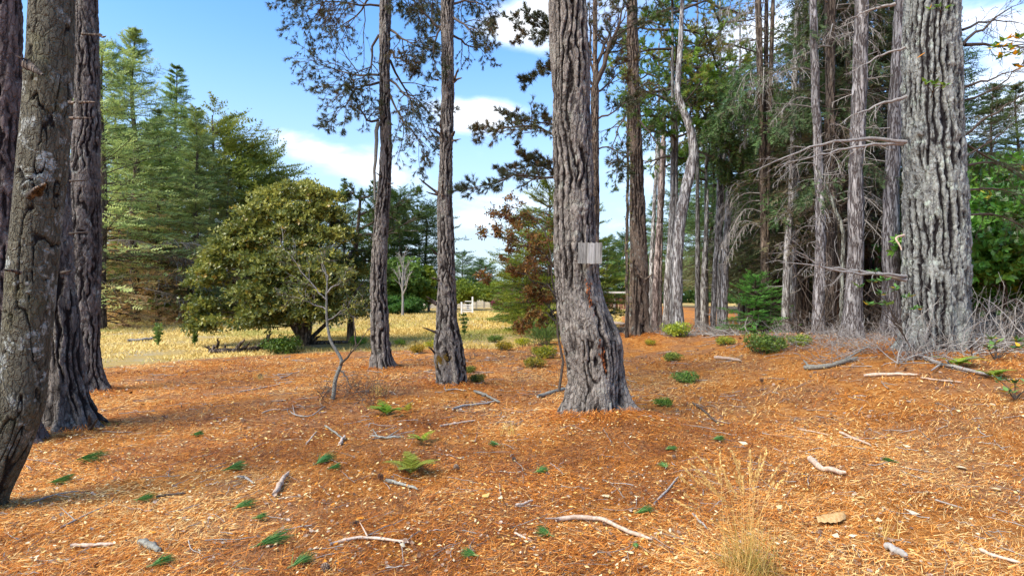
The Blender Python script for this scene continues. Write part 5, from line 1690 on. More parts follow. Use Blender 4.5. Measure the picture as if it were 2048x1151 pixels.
# feathery grey-green bush left of the main trunk
b = gp(1090, 690)
tF = thing('broom_bush', 'wispy grey-green broom bush left of the central trunk', 'bush', b)
n = 90
P = grow(b + rng.normal(0, .12, (n, 3)) * [1, 1, 0], rng.normal(0, .5, (n, 3)) + [0, 0, 1], .75 * rng.uniform(.5, 1.1, n), 6, .3, .1)
mb = MB()
tubes(mb, P, (.005 * np.linspace(1, .4, 6))[None].repeat(n, 0), 3)
link('stems', mb.mesh('stems', M['twig_dark'], False, b), tF, kind='stuff')
mb = MB()
for i in (2, 3, 4, 5):
    scatter(mb, *SPR[0], P[:, i], P[:, i] - P[:, i - 1], .16, None)
o = link('foliage', mb.mesh('foliage', M['needle_green'], False, b), tF, kind='stuff')
o.color = (1.1, 1.2, .9, 1)

# bright green thicket at the right edge
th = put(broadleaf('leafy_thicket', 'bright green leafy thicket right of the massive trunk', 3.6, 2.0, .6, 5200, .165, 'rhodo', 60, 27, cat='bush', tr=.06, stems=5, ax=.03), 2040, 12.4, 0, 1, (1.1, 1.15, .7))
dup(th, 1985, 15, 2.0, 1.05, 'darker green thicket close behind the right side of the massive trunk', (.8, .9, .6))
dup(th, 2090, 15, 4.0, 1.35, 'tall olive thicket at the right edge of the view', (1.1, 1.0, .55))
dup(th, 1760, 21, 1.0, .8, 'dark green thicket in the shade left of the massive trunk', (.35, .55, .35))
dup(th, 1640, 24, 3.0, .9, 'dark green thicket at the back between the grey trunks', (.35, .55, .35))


# rhododendron sprigs
def rhodo(label, stems, Y, base, leaf=.11, nm='rhododendron', per=9, yellow=.08, mat='rhodo', color=None, tilt=1.15):
    b = np.array(base, float)
    t = thing(nm, label, 'plant', b)
    mb2 = MB()
    for st in stems:
        P = resample([q if len(q) == 3 and not isinstance(q, tuple) else wp(*q) for q in st], 7)
        mb = MB()
        tubes(mb, P[None], (.009 * np.linspace(1, .5, 7))[None], 5, .5)
        link('stem', mb.mesh('stem', M['twig_dark'], True, b), t)
        d = nrm(P[-1] - P[-2]) + [0, 0, .5]
        for k in range(per):
            a = k / per * 2 * np.pi + rng.normal(0, .2)
            s = tilt + rng.normal(0, .25)
            v = np.array([math.sin(s) * math.cos(a), math.sin(s) * math.sin(a), math.cos(s)])
            mb = MB()
            yl = rng.random() < yellow
            scatter(mb, *LEAF, P[-1:] + rng.normal(0, .015, 3), v[None], leaf * rng.uniform(.7, 1.15), np.array([rng.random()]), 1.0 if yl else 0.0, up=.3)
            o = link('leaf', mb.mesh('leaf', M[mat], True, b), t)
            if color:
                o.color = tuple(color) + (1,)
    return t


Y = 8.9
bs = gp(1835, 720)
rhodo('green rhododendron sprigs with a few yellow leaves in front of the massive trunk', [[bs, wp(1790, 640, Y), wp(x, y + 8, Y + dy)] for x, y, dy in ((1760, 580, 0), (1745, 555, .1), (1775, 600, -.1), (1790, 570, .1), (1738, 600, .05), (1815, 585, -.1), (1750, 535, .1), (1832, 608, -.1), (1720, 565, 0), (1768, 552, -.1))], Y, bs, per=10, leaf=.125)
bs = gp(1990, 720)
rhodo('low shrub with large grey-green leaves at the right edge below the brush', [[bs, bs + np.array([x * .5, 0, .15]), bs + np.array([x, y, z])] for x, y, z in ((0, 0, .25), (.2, -.2, .22), (-.18, -.1, .2), (.35, 0, .28), (.1, .2, .3), (.5, -.1, .22))], 8, bs, nm='leafy_shrub', leaf=.13, color=(1.2, 1.0, 1.1), yellow=.12)
bs = gp(2030, 800)
rhodo('dark-leaved low shrub cut off by the right edge of the view', [[bs, bs + np.array([x * .5, 0, .1]), bs + np.array([x, y, z])] for x, y, z in ((0, 0, .2), (-.15, -.1, .12), (.2, 0, .18), (.1, -.2, .12), (-.05, .15, .2))], 7, bs, nm='leafy_shrub', leaf=.11, color=(.9, .8, .9), yellow=.25)
# sprigs growing on or hanging by the massive trunk
Y = 9.25
rhodo('sprig of green leaves sprouting high on the massive trunk', [[wp(1862, 195, 9.6), wp(1866, 180, Y), wp(x, y, Y)] for x, y in ((1868, 168), (1890, 170), (1850, 168))], Y, wp(1862, 195, 9.6), nm='leafy_sprig', per=7, leaf=.12, color=(1.7, 1.4, .8), yellow=0)
rhodo('bright green sprig at the top of the massive trunk', [[wp(1880, 30, 9.6), wp(1882, 20, Y), wp(x, y, Y)] for x, y in ((1875, 12), (1895, 16), (1860, 18))], Y, wp(1880, 30, 9.6), nm='leafy_sprig', per=6, leaf=.10, color=(1.6, 1.4, .8), yellow=.1)
rhodo('overhanging sprigs with green and yellow leaves at the upper right edge', [[wp(2120, 60, 6), wp(2060, 90, 6), wp(x, y, 6)] for x, y in ((1985, 95), (2000, 115), (2015, 80), (2030, 110), (2040, 75), (1998, 92), (2045, 135), (2020, 100))], 6, wp(2120, 60, 6), nm='overhanging_branch', per=7, leaf=.10, color=(1.5, 1.2, .7), yellow=.25)

# ------------------------------------------------------------------ sapling left of centre
b = gp(664, 798)
Ys = b[1]
tS = thing('bare_sapling', 'crooked leafless sapling with pale lichen bark and a dark side branch', 'tree', b)
Pm, Rm = add_limbs(tS, b, [([(664, 802, Ys), (672, 745, Ys), (690, 720, Ys), (668, 700, Ys), (655, 660, Ys), (652, 600, Ys), (655, 560, Ys), (640, 500, Ys)], .031)], mat='wood_lichen', name='trunk', sides=9, K=26, taper=.22, wob=.006)
Pl, Rl = add_limbs(tS, b, [([(680, 732, Ys), (705, 700, Ys - .1), (735, 660, Ys - .2)], .020), ([(712, 690, Ys - .1), (708, 640, Ys - .1), (690, 600, Ys - .2)], .012), ([(735, 660, Ys - .2), (750, 650, Ys - .2), (765, 625, Ys - .2)], .008), ([(682, 742, Ys), (695, 760, Ys - .2), (712, 790, Ys - .3)], .016)], mat='twig_dark', K=9, wob=.02)
P1, R1 = kids(Pl[:3], Rl[:3], 6, .3, 1, .8, .35, .3, .1, 5, .18)
mb = MB()
tubes(mb, P1, np.maximum(R1, .003), 3)
link('twigs', mb.mesh('twigs', M['twig_dark'], False, b), tS, kind='stuff')
Pl, Rl = add_limbs(tS, b, [([(654, 600, Ys), (620, 560, Ys), (590, 530, Ys), (560, 480, Ys)], .012), ([(655, 585, Ys), (680, 565, Ys), (700, 535, Ys)], .012), ([(653, 620, Ys), (620, 600, Ys), (560, 590, Ys)], .010), ([(653, 640, Ys), (690, 620, Ys), (730, 600, Ys)], .009), ([(655, 560, Ys), (640, 530, Ys), (660, 490, Ys)], .010)], mat='twig_grey', K=9, wob=.03)
P1, R1 = kids(Pl, Rl, 9, .15, 1, .8, .45, .3, .0, 6, .16)
P2, R2 = kids(P1, R1, 4, .15, 1, .8, .5, .3, .0, 4, .2)
mb = MB()
tubes(mb, P1, np.maximum(R1 * .6, .003), 3)
tubes(mb, P2, np.maximum(R2 * .6, .0022), 3)
link('twigs', mb.mesh('twigs', M['twig_grey'], False, b), tS, kind='stuff')
# few small leaves near its right top
mb = MB()
pp = P1[rng.integers(0, len(P1), 420), 3] + rng.normal(0, .06, (420, 3))
scatter(mb, *t_rosette(3, 9), pp, rng.normal(size=(420, 3)), .05)
link('leaves', mb.mesh('leaves', M['laurel'], False, b), tS, kind='stuff')
tangle('low dry twigs and weeds round the foot of the bare sapling', 640, 780, 800, 90, .42, (7.4, 9.3), mat='twig_dark', r=.003, up=1.0, kidm=4)
tangle('dry weeds along the meadow edge behind the middle trunks', 790, 1110, 700, 110, .35, (13, 18), mat='twig_dark', r=.004, up=1.0, kidm=4)
tangle('dry heather twigs at the mound between the two middle trunks', 930, 1120, 730, 60, .30, (10.5, 14), mat='twig_dark', r=.003, up=1.0, kidm=4)

# fallen log with snapped upright branches
b = gp(480, 704)
tK = thing('fallen_log', 'dark fallen log with upright snapped branches at the meadow edge', 'log', b)
g = [gp(x, y) for x, y in ((418, 706), (480, 705), (540, 698), (600, 690), (700, 686))]
P = resample(g, 22) + [0, 0, .05]
mb = MB()
tubes(mb, P[None], (np.array([.06, .08, .085, .07, .07, .08, .09, .08, .08, .08, .085, .09, .09, .085, .08, .08, .08, .075, .07, .06, .05, .03]))[None], 9, .2)
link('log', mb.mesh('log', M['bark_brown'], True, b), tK)
Yk = b[1]
for (x0, y0, x1, y1, r) in ((425, 700, 437, 674, .045), (420, 698, 409, 690, .03), (447, 698, 452, 688, .03), (474, 697, 488, 676, .05), (484, 698, 500, 682, .04), (512, 697, 545, 664, .065), (530, 690, 533, 664, .03), (556, 690, 580, 682, .03), (622, 684, 642, 668, .05)):
    Yq = float(np.interp(x0, [418, 480, 600], [g[0][1], g[1][1], g[3][1]]))
    p = resample([wp(x0, y0, Yq), wp((x0 + x1) / 2 + 2, (y0 + y1) / 2 + 2, Yq), wp(x1, y1, Yq - .1)], 6)
    p[1:-1] += rng.normal(0, .02, (4, 3))
    mb = MB()
    tubes(mb, p[None], (r * np.array([1.3, 1.05, .9, .75, .55, .1]))[None], 7, .4)
    link('snapped_branch', mb.mesh('snapped_branch', M['bark_brown'], True, b), tK)

# ------------------------------------------------------------------ sticks on the ground
def stick(label, pts, r, mat='wood_pale', name='fallen_stick', forks=(), K=12, cat='stick', lift=.012):
    g = [gp(x, y) for x, y in pts]
    P = resample(g, K)
    P[:, 2] = hgt(P[:, 0], P[:, 1]) + r * .9 + lift
    P[1:-1] += rng.normal(0, r * .18, (K - 2, 3))
    c = P[K // 2].copy()
    R = r * (1 + rng.normal(0, .09, K)) * np.linspace(1.05, .72, K)
    R[0] *= .8
    R[-1] *= .55
    mb = MB()
    tubes(mb, P[None], R[None], 9, rng.uniform(.35, .8))
    # end faces
    n = mb.n
    mb.add(P[[0]], np.zeros((0, 4)), .9)
    s = 9
    mb.F.append(np.array([[i, (i + 1) % s, n] for i in range(s)]))
    mb.add(P[[-1]], np.zeros((0, 4)), .9)
    mb.F.append(np.array([[n - s + i, n + 1, n - s + (i + 1) % s] for i in range(s)]))
    if forks:
        t = thing(name, label, cat, c)
        link('stem', mb.mesh(name, M[mat], True, c), t)
        for f in forks:
            gg = [gp(x, y) for x, y in f]
            Q = resample(gg, 6)
            Q[:, 2] = hgt(Q[:, 0], Q[:, 1]) + r * .9 + lift + np.linspace(0, .04, 6)
            mb = MB()
            tubes(mb, Q[None], (r * .6 * np.linspace(1, .4, 6))[None], 6, .6)
            link('side_twig', mb.mesh('side_twig', M[mat], True, c), t)
        return t
    o = link(name, mb.mesh(name, M[mat], True, c), None, c)
    return tag(o, label, cat)


stick('short thick peeled stick lying towards the viewer left of centre', [(549, 997), (562, 972), (577, 951)], .022)
stick('small curved brown twig just left of the thick peeled stick', [(468, 958), (488, 957), (507, 971)], .010, 'wood_grey', forks=[[(488, 957), (478, 968)]])
stick('forked pale stick near the bottom of the view left of centre', [(660, 1096), (700, 1084), (735, 1081), (818, 1091)], .010, forks=[[(735, 1081), (720, 1064)]])
stick('grey stick with a dark cone at its left end, in the lower middle', [(772, 966), (800, 972), (835, 984)], .014, 'wood_lichen')
stick('long bent pinkish branch across the lower middle foreground', [(1112, 1046), (1160, 1043), (1210, 1046), (1240, 1064), (1272, 1076), (1305, 1088)], .016, forks=[[(1125, 1045), (1090, 1056)]], K=18)
stick('thin grey stick pointing up to the pale seed grass', [(1308, 1012), (1330, 990), (1357, 958)], .009, 'wood_grey')
stick('thick chalky-white bent stick in the right foreground', [(1620, 924), (1640, 944), (1665, 948), (1692, 953)], .028)
stick('white peeled log piece far right of the central trunk, on the track', [(1430, 718), (1455, 720), (1483, 726)], .035)
stick('long pale stick below the massive trunk', [(1728, 755), (1780, 752), (1838, 753)], .024)
stick('slim tan stick beyond the end of the long pale one', [(1842, 758), (1880, 764), (1925, 768)], .012)
stick('dark branch crusted with lichen left of the massive trunk', [(1608, 740), (1650, 738), (1690, 728), (1715, 720)], .040, 'wood_lichen', forks=[[(1680, 730), (1740, 700)], [(1620, 740), (1607, 730)]])
stick('dark knotty branch below the right-edge shrub', [(1838, 715), (1880, 735), (1930, 742), (1985, 757)], .03, 'twig_grey', forks=[[(1880, 735), (1862, 752)], [(1905, 740), (1890, 728)]])
stick('lichen-grey stick lying between the swollen-base trunk and the central trunk', [(948, 786), (972, 793), (1000, 808)], .022, 'wood_lichen', forks=[[(972, 793), (962, 803)]])
stick('brown stick in front of the swollen-base trunk', [(905, 822), (930, 814), (968, 811), (988, 806)], .018, 'wood_grey')
stick('pale stick below the brown one in front of the swollen-base trunk', [(880, 856), (915, 850), (950, 844)], .013)
stick('thin bleached stick at the very foot of the swollen-base trunk', [(890, 783), (912, 780), (930, 784)], .010, 'wood_grey')
stick('grey forked stick left of the fern fronds', [(740, 876), (770, 879), (808, 878)], .014, 'wood_lichen', forks=[[(775, 878), (806, 866)], [(765, 879), (743, 890)], [(755, 877), (745, 869)]])
stick('mossy branch running to the left foot of the central trunk', [(1075, 797), (1100, 789), (1132, 782)], .030, 'wood_lichen')
stick('thin pale branch on the litter left of the bare sapling', [(478, 786), (515, 779), (560, 770)], .012)
stick('curved thin pale twig below the thin pale branch', [(524, 829), (540, 823), (562, 820)], .010)
stick('straight split white stick in the right middle ground', [(1680, 869), (1705, 880), (1742, 896)], .014)
stick('faint twig parallel to the split white stick', [(1595, 861), (1625, 866), (1655, 872)], .008)
stick('grey bark slab near the bottom right', [(1772, 1101), (1790, 1110), (1814, 1124)], .022, 'wood_grey')
stick('white stick half buried near the bottom left', [(142, 1100), (180, 1098), (228, 1094)], .012)
stick('mottled grey knotty chunk near the bottom left', [(280, 1091), (298, 1100), (318, 1113)], .022, 'wood_lichen')
stick('slender grey twig in the clearing before the central trunk', [(1101, 930), (1112, 938), (1126, 952)], .007, 'wood_grey')
stick('dark forked twig on the litter right of the central trunk', [(1385, 808), (1410, 826), (1436, 850)], .014, 'twig_dark', forks=[[(1400, 818), (1425, 820)]])
stick('short tan stick in the lower middle', [(1031, 1018), (1050, 1012), (1066, 1005)], .011)
stick('thin tan stick right of the bent pinkish branch', [(1030, 1072), (1045, 1080), (1064, 1088)], .009)
stick('grey twig in the grass clump at the bottom', [(1384, 1034), (1400, 1048), (1414, 1062)], .009, 'wood_grey')
stick('pale twig at the bottom right corner', [(1960, 1105), (1990, 1120), (2040, 1132)], .011)
stick('twig lying across the right foreground', [(1870, 1004), (1900, 1014), (1925, 1020)], .007, 'wood_grey')
stick('dark snapped stick near the left roots', [(312, 1000), (340, 994), (372, 990)], .010, 'twig_dark')
stick('thin curved twig curling out from the foot of the bare sapling', [(580, 826), (598, 836), (622, 838), (650, 815)], .010, 'twig_grey', forks=[[(590, 833), (585, 818)]])
stick('bleached wood chip pile left of the slim trunk', [(560, 758), (572, 755), (585, 748)], .012)
stick('small white stick right of the sapling foot', [(612, 892), (622, 880), (634, 866)], .010)
stick('broken white bit below the sapling foot', [(680, 893), (684, 884), (690, 876)], .016)
stick('stick with shaggy bark below the sapling foot', [(650, 855), (668, 868), (690, 882)], .012, 'wood_lichen')
stick('thin grey stick under the leaning tree', [(60, 1010), (110, 992), (160, 985)], .007, 'twig_grey', forks=[[(110, 992), (140, 1010)]])
stick('long fine twig under the leaning tree', [(120, 1060), (170, 1035), (215, 1015)], .007, 'twig_grey', forks=[[(150, 1045), (120, 1030)]])

# ------------------------------------------------------------------ green needle tufts on the ground
def tuft(label, px, py, w, ang):
    p = gp(px, py)
    L = w / F * p[1] * 1.05
    mb = MB()
    n = 60
    d0 = np.array([math.cos(ang), math.sin(ang), .1])
    side = np.array([-math.sin(ang), math.cos(ang), 0])
    a = rng.normal(0, .33, n)
    d = nrm(d0[None] * np.cos(a)[:, None] + side[None] * np.sin(a)[:, None] + np.array([0, 0, 1]) * rng.uniform(.05, .45, (n, 1)))
    b = -d0 * L * .5 + [0, 0, .025] + d0 * rng.uniform(0, .25, (n, 1)) * L
    P = grow(b, d, L * rng.uniform(.7, 1.05, n), 4, .5, .05)
    P[..., 2] = np.maximum(P[..., 2], .018)
    tubes(mb, P, (.0022 * np.array([1, 1, .8, .3]))[None].repeat(n, 0) * (p[1] / 4), 3)
    tubes(mb, np.stack([-d0 * L * .6, -d0 * L * .4, -d0 * L * .2])[None] + [0, 0, .03], np.full((1, 3), .005), 5, 0.0, 1.0)
    o = link('green_needle_tuft', mb.mesh('green_needle_tuft', M['tuft']), None, p)
    return tag(o, label, 'needle tuft', 'fresh green pine tufts fallen on the litter')


for a in (('large green needle tuft below the leaning tree', 178, 924, 55, .2), ('flat yellowish-green tuft left of the white half-buried stick', 120, 969, 40, .1), ('slim green tuft on the open litter left of the sapling', 468, 941, 38, .5), ('green tuft with needles fanning up left of the fern', 648, 926, 42, 1.0),
          ('green tuft right beside the fanning one', 668, 940, 24, .6), ('green tuft above the small orange leaves, left foreground', 488, 1019, 36, .6), ('thin flat green tuft in the left foreground', 288, 1004, 34, 0), ('tiny green tuft left of the thick peeled stick', 520, 1042, 24, .1), ('big pale-green bottlebrush tuft at the bottom left of centre', 545, 1092, 66, .5),
          ('green tuft at the bottom edge under the bottlebrush tuft', 602, 1132, 46, .9), ('green tuft at the bottom edge beside the mottled chunk', 322, 1135, 40, .8), ('small green tuft at the bottom centre', 940, 1116, 30, 2.8), ('green tuft beside the long bent branch', 1090, 1075, 34, 2.6),
          ('bright green tuft above the long bent branch', 1287, 1030, 33, .3), ('tiny green tuft right of the long bent branch end', 1272, 1099, 14, 1.5), ('green tuft in the clearing in front of the central trunk', 1082, 947, 25, .4), ('small green tuft near the fern in the clearing', 990, 894, 20, 2.8),
          ('green tuft right of the central trunk foot', 1342, 903, 20, .1), ('green tuft above the seed grass', 1328, 937, 20, 1.8), ('small green tuft on the needle bank right of centre', 1436, 883, 22, 0), ('green tuft right of the thick chalky stick', 1782, 928, 22, 2.8), ('small green tuft on the litter near the left path', 394, 873, 20, 0)):
    tuft(*a)

# dead leaves, bigger ones
LM = MB()
for (lb, px, py, w, cl, ax) in (('round pale leaf in the right foreground', 1824, 1030, 25, 1.0, 0), ('curled pinkish leaf right of the grey bark slab', 1925, 940, 22, .95, 0), ('orange leaf in the left foreground', 306, 1072, 20, .2, 1), ('tan leaf at the bottom centre left', 806, 1100, 16, .9, 0), ('yellow curled leaf left of the sticks in the lower middle', 972, 997, 20, .4, 0), ('pale leaf beside the yellow curled one', 1001, 1001, 14, .85, 0),
                          ('orange leaf by the fern', 720, 1042, 16, .1, 1), ('pale leaf under the dark forked twig', 1486, 890, 16, .95, 0), ('pink leaf at the lower right', 1757, 1047, 16, .9, 0), ('white leaf right of the split white stick', 1813, 896, 15, 1.0, 0), ('yellow leaf on the mound of the central trunk', 944, 886, 12, .5, 0), ('large tan leaf at the lower right edge', 1990, 984, 22, .9, 0),
                          ('tan leaf beside the bent branch', 1210, 997, 20, .8, 0), ('small white leaf in the bottom right', 1672, 1080, 18, 1.0, 0), ('white leaf near the bottom edge right of the grass', 1706, 1078, 15, 1.0, 0), ('orange leaf at the bottom left', 665, 1015, 16, .15, 1), ('broad tan leaf near the right seed stalks', 1560, 1020, 18, .7, 0), ('long yellow leaf above the curled bark', 1720, 1000, 22, .5, 0)):
    p = gp(px, py)
    mb = MB()
    L = w / F * p[1]
    lv = LEAF[0] * np.array([1.5, 1.6, 1]) - [0, 0, .5]
    a = rng.random() * 6.28
    scatter(mb, lv, LEAF[1], [[0, 0, .03]], np.array([[math.cos(a), math.sin(a), .15]]), L * 1.2, np.array([cl]), float(ax), up=.2)
    tag(link('fallen_leaf', mb.mesh('fallen_leaf', M['leaflit'], True), None, p), lb, 'leaf')

mb = MB()
scatter(mb, LEAF[0] * [1.3, 1, 1], LEAF[1], [[0, 0, 0]], np.array([[-.8, -.1, -.5]]), .19, np.array([.2]), 1.0, up=.1)
pE = wp(1850, 105, 9.1)
tag(link('orange_leaf', mb.mesh('orange_leaf', M['leaflit'], True), None, pE + np.array([0, .0, 0])), 'orange leaf caught on the bark high on the massive trunk', 'leaf')
# curled bark piece
p = gp(1660, 1048)
mb = MB()
n, m = 14, 8
uu, vv = np.meshgrid(np.linspace(-1, 1, n), np.linspace(-1, 1, m))
wdt = .05 * (1 - .75 * uu ** 2) + .004
V = np.stack([uu * .13, vv * wdt, .03 + .035 * (1 - vv ** 2) + .003 * rng.normal(size=uu.shape)], -1)
a = .35
V[..., 0], V[..., 1] = V[..., 0] * math.cos(a) - V[..., 1] * math.sin(a), V[..., 0] * math.sin(a) + V[..., 1] * math.cos(a)
ii = np.arange(n * m).reshape(m, n)
mb.add(V.reshape(-1, 3), np.stack([ii[:-1, :-1], ii[:-1, 1:], ii[1:, 1:], ii[1:, :-1]], -1).reshape(-1, 4), np.clip(.5 + .5 * np.abs(vv.ravel()), 0, 1))
tag(link('curled_bark', mb.mesh('curled_bark', simple_mat('tan_bark', [(.20, .09, .03), (.45, .25, .09), (.62, .42, .2)], .85, 40), True), None, p), 'ochre curled piece of bark right of the seed grass', 'bark')


# pine cones: overlapping scales
def cone_mesh(r=.022, h=.055):
    mb = MB()
    V, Fc = [], []
    for i in range(60):
        f = i / 60
        a = i * 2.39996
        rr = r * math.sin(math.pi * (f * .85 + .12)) + .003
        c = np.array([math.cos(a), math.sin(a), 0])
        s = np.array([-math.sin(a), math.cos(a), 0])
        z = f * h
        k = len(V)
        V += [c * rr * .3 + [0, 0, z], c * rr * .9 + s * rr * .35 + [0, 0, z + .004], c * rr * 1.15 + [0, 0, z + .009], c * rr * .9 - s * rr * .35 + [0, 0, z + .004]]
        Fc.append([k, k + 1, k + 2, k + 3])
    mb.add(V, Fc, np.tile([.1, .6, 1, .6], 60))
    return mb.mesh('pine_cone', M['cone'])


cm_ = cone_mesh()
for lb, px, py, s in (('dark cone at the left end of the grey stick in the lower middle', 767, 964, 1.0), ('pine cone at the bottom edge left of centre', 640, 1146, 1.0), ('grey cone on the litter in front of the fern', 910, 944, 1.0), ('small dark cone in the left-centre foreground', 719, 1052, .8), ('pine cone on the mound of the central trunk', 1350, 920, .8),
                      ('dark cone on the litter below the low ground shrub', 1527, 768, 1.2), ('small cone near the right end of the brown stick', 1032, 925, .8), ('dark cone on the litter near the left field edge', 520, 757, 1.6)):
    p = gp(px, py)
    o = link('pine_cone', cm_, None, p + [0, 0, .028 * s])
    o.rotation_euler = (1.3 + rng.normal(0, .2), 0, rng.random() * 6)
    o.scale = (s, s, s)
    tag(o, lb, 'pine cone')


# ferns
def fern(label, px, py, L, n, color=None, ax=0.0):
    p = gp(px, py)
    t = thing('fern', label, 'fern', p)
    for i in range(n):
        az = rng.random() * 2 * np.pi
        P = grow(np.array([[0, 0, .01]]), np.array([[math.cos(az), math.sin(az), 1.3]]), L * rng.uniform(.7, 1.1), 12, 1.5, .03)
        P[..., 2] = np.maximum(P[..., 2], .025)
        mb = MB()
        tubes(mb, P, (.002 * np.linspace(1, .4, 12))[None], 3, .3)
        T = nrm(np.gradient(P[0], axis=0))
        sd = nrm(np.cross(T, [0, 0, 1]))
        for s in (-1, 1):
            k = np.repeat(np.arange(2, 12), 3)
            q = P[0][k] + T[k] * (np.tile([0, .33, .66], 10) * L / 12)[:, None]
            ln = L * .32 * (1 - (k - 2) / 11.0) + .01
            d = sd[k] * s + T[k] * .5
            scatter(mb, np.array([[-.06, 0, 0], [.06, 0, 0], [.075, 0, .5], [0, 0, 1], [-.075, 0, .5]]), np.array([[0, 1, 2, 3, 4]]), q, d, ln, np.clip(rng.normal(.6, .2, len(k)), 0, 1), ax, up=.2)
        o = link('frond', mb.mesh('frond', M['fern'], False), t)
        if color:
            o.color = tuple(color) + (1,)
    return t


fern('bright green fern left of the swollen-base trunk', 775, 832, .30, 8, (.9, 1.1, .8))
fern('pale upright fern frond group in front of the swollen-base trunk', 845, 888, .22, 4, (1.2, 1.1, .9))
fern('low yellow-green fern in the clearing', 822, 950, .30, 7, (1.0, 1.0, .9), .25)
fern('small fern frond near the lichen stick', 815, 826, .18, 3, (1.2, 1.0, .6), .3)
fern('pale fern beside the knotty branch at right', 1912, 735, .38, 6, (1.1, 1.2, 1.1))
fern('flat pale fern right of the pale fern at right', 1985, 757, .3, 5, (1.1, 1.2, 1.1))

# seed grass in the right foreground
b = gp(1498, 1148)
b[2] = float(hgt(b[0], b[1]))
tGr = thing('seed_grass', 'clump of tall pale seed grass at the bottom right of centre', 'grass', b)
tips = [(1380, 925), (1368, 935), (1395, 940), (1410, 918), (1430, 930), (1448, 940), (1465, 905), (1478, 925), (1470, 950), (1500, 930), (1512, 945), (1533, 900), (1520, 915), (1558, 930), (1570, 950), (1372, 990), (1350, 1000), (1400, 960), (1425, 975), (1440, 905), (1455, 960), (1486, 955), (1390, 905), (1545, 965), (1500, 905), (1362, 955)]
Yg = b[1]
for i, (px, py) in enumerate(tips):
    Yt = Yg + rng.uniform(-.15, .25)
    tip = wp(px, py, Yt)
    base = b + np.array([rng.normal(0, .05), rng.normal(0, .05), -.01])
    mid = base * .45 + tip * .55 + [(base[0] - tip[0]) * .18, 0, .05]
    P = resample([base, base * .7 + mid * .3 + [0, 0, .04], mid, tip], 12)
    mb = MB()
    tubes(mb, P[None], (.0013 * np.linspace(1, .5, 12))[None], 3, .7)
    q = resample(P[9:], 12).repeat(3, 0) + rng.normal(0, .0025, (36, 3))
    scatter(mb, *LEAF2, q, nrm(P[-1] - P[-3])[None] + rng.normal(0, .22, (36, 3)), .020, np.clip(rng.normal(.85, .1, 36), 0, 1))
    link('seed_stalk', mb.mesh('seed_stalk', M['grass_dry'], False, b), tGr)
n = 150
mb = MB()
P = grow(b + rng.normal(0, .07, (n, 3)) * [1, 1, 0], rng.normal(0, .35, (n, 3)) + [-.12, 0, 1], rng.uniform(.12, .42, n), 6, .5, .07)
tubes(mb, P, (.0016 * np.array([1, 1, .9, .7, .5, .2]))[None].repeat(n, 0), 3, None, np.where(rng.random(n) < .4, .8, 0.0))
link('blades', mb.mesh('blades', M['grass_dry'], False, b), tGr, kind='stuff')
n = 260
mb = MB()
a = rng.random(n) * 2 * np.pi
P = grow(b + rng.normal(0, .06, (n, 3)) * [1, 1, 0] + [0, 0, .01], np.stack([np.cos(a), np.sin(a), rng.uniform(.05, .9, n)], 1), rng.uniform(.08, .26, n), 6, 1.6, .12)
P[..., 2] = np.maximum(P[..., 2], hgt(P[..., 0], P[..., 1]) + .012)
tubes(mb, P, (.0016 * np.array([1, 1, .9, .7, .5, .2]))[None].repeat(n, 0), 3)
link('thatch', mb.mesh('thatch', M['grass_dry'], False, b), tGr, kind='stuff')
for lb, px, py, nn, hh in (('thin tuft of dry grass near the bottom right', 1770, 1075, 14, .16), ('dry grass wisps in the clearing before the fern', 1020, 870, 20, .2), ('dry grass tuft left of the sapling on the open litter', 520, 760, 30, .2), ('wisps of dry grass right of the sapling', 760, 790, 30, .25)):
    p = gp(px, py)
    mb = MB()
    P = grow(rng.normal(0, .05, (nn, 3)) * [1, 1, 0], rng.normal(0, .35, (nn, 3)) + [0, 0, 1], hh * rng.uniform(.5, 1.1, nn), 5, .4, .08)
    tubes(mb, P, (.002 * np.array([1, .9, .8, .5, .2]))[None].repeat(nn, 0), 3)
    tag(link('grass_tuft', mb.mesh('grass_tuft', M['grass_dry']), None, p), lb, 'grass')

for c in tGr.children:
    c.color = (.95, .84, .80, 1)

# moss cushion by the left roots, small green weeds by the trunks
def cushion(label, px, py, r, mat, color=None):
    p = gp(px, py)
    mb = MB()
    n = 500
    g = rng.normal(size=(n, 3)) * np.array([r, r * .6, .02])
    g[:, 2] = np.abs(g[:, 2]) + .005 + .05 * np.exp(-(g[:, 0] ** 2 + g[:, 1] ** 2) / (r * r))
    scatter(mb, *TUFTS[0], g, rng.normal(0, .5, (n, 3)) + [0, 0, 1], .025)
    o = link('moss_cushion', mb.mesh('moss_cushion', M[mat]), None, p)
    if color:
        o.color = tuple(color) + (1,)
    return tag(o, label, 'moss')


cushion('yellow-green moss cushion at the roots of the furrowed left trunk', 165, 856, .13, 'fern', (.9, .75, .6))
cushion('moss tuft at the right foot of the slim trunk', 778, 733, .12, 'fern', (.6, .5, .3))

# ------------------------------------------------------------------ far side of the meadow: gate, fences, barn, house
def box(mb, c, s, rnd=.5, rz=0.0):
    x, y, z = np.array(s) / 2
    V = np.array([[-x, -y, -z], [x, -y, -z], [x, y, -z], [-x, y, -z], [-x, -y, z], [x, -y, z], [x, y, z], [-x, y, z]])
    if rz:
        V = V @ np.array([[math.cos(rz), math.sin(rz), 0], [-math.sin(rz), math.cos(rz), 0], [0, 0, 1]])
    mb.add(V + np.array(c), [[0, 3, 2, 1], [4, 5, 6, 7], [0, 1, 5, 4], [1, 2, 6, 5], [2, 3, 7, 6], [3, 0, 4, 7]], rnd)


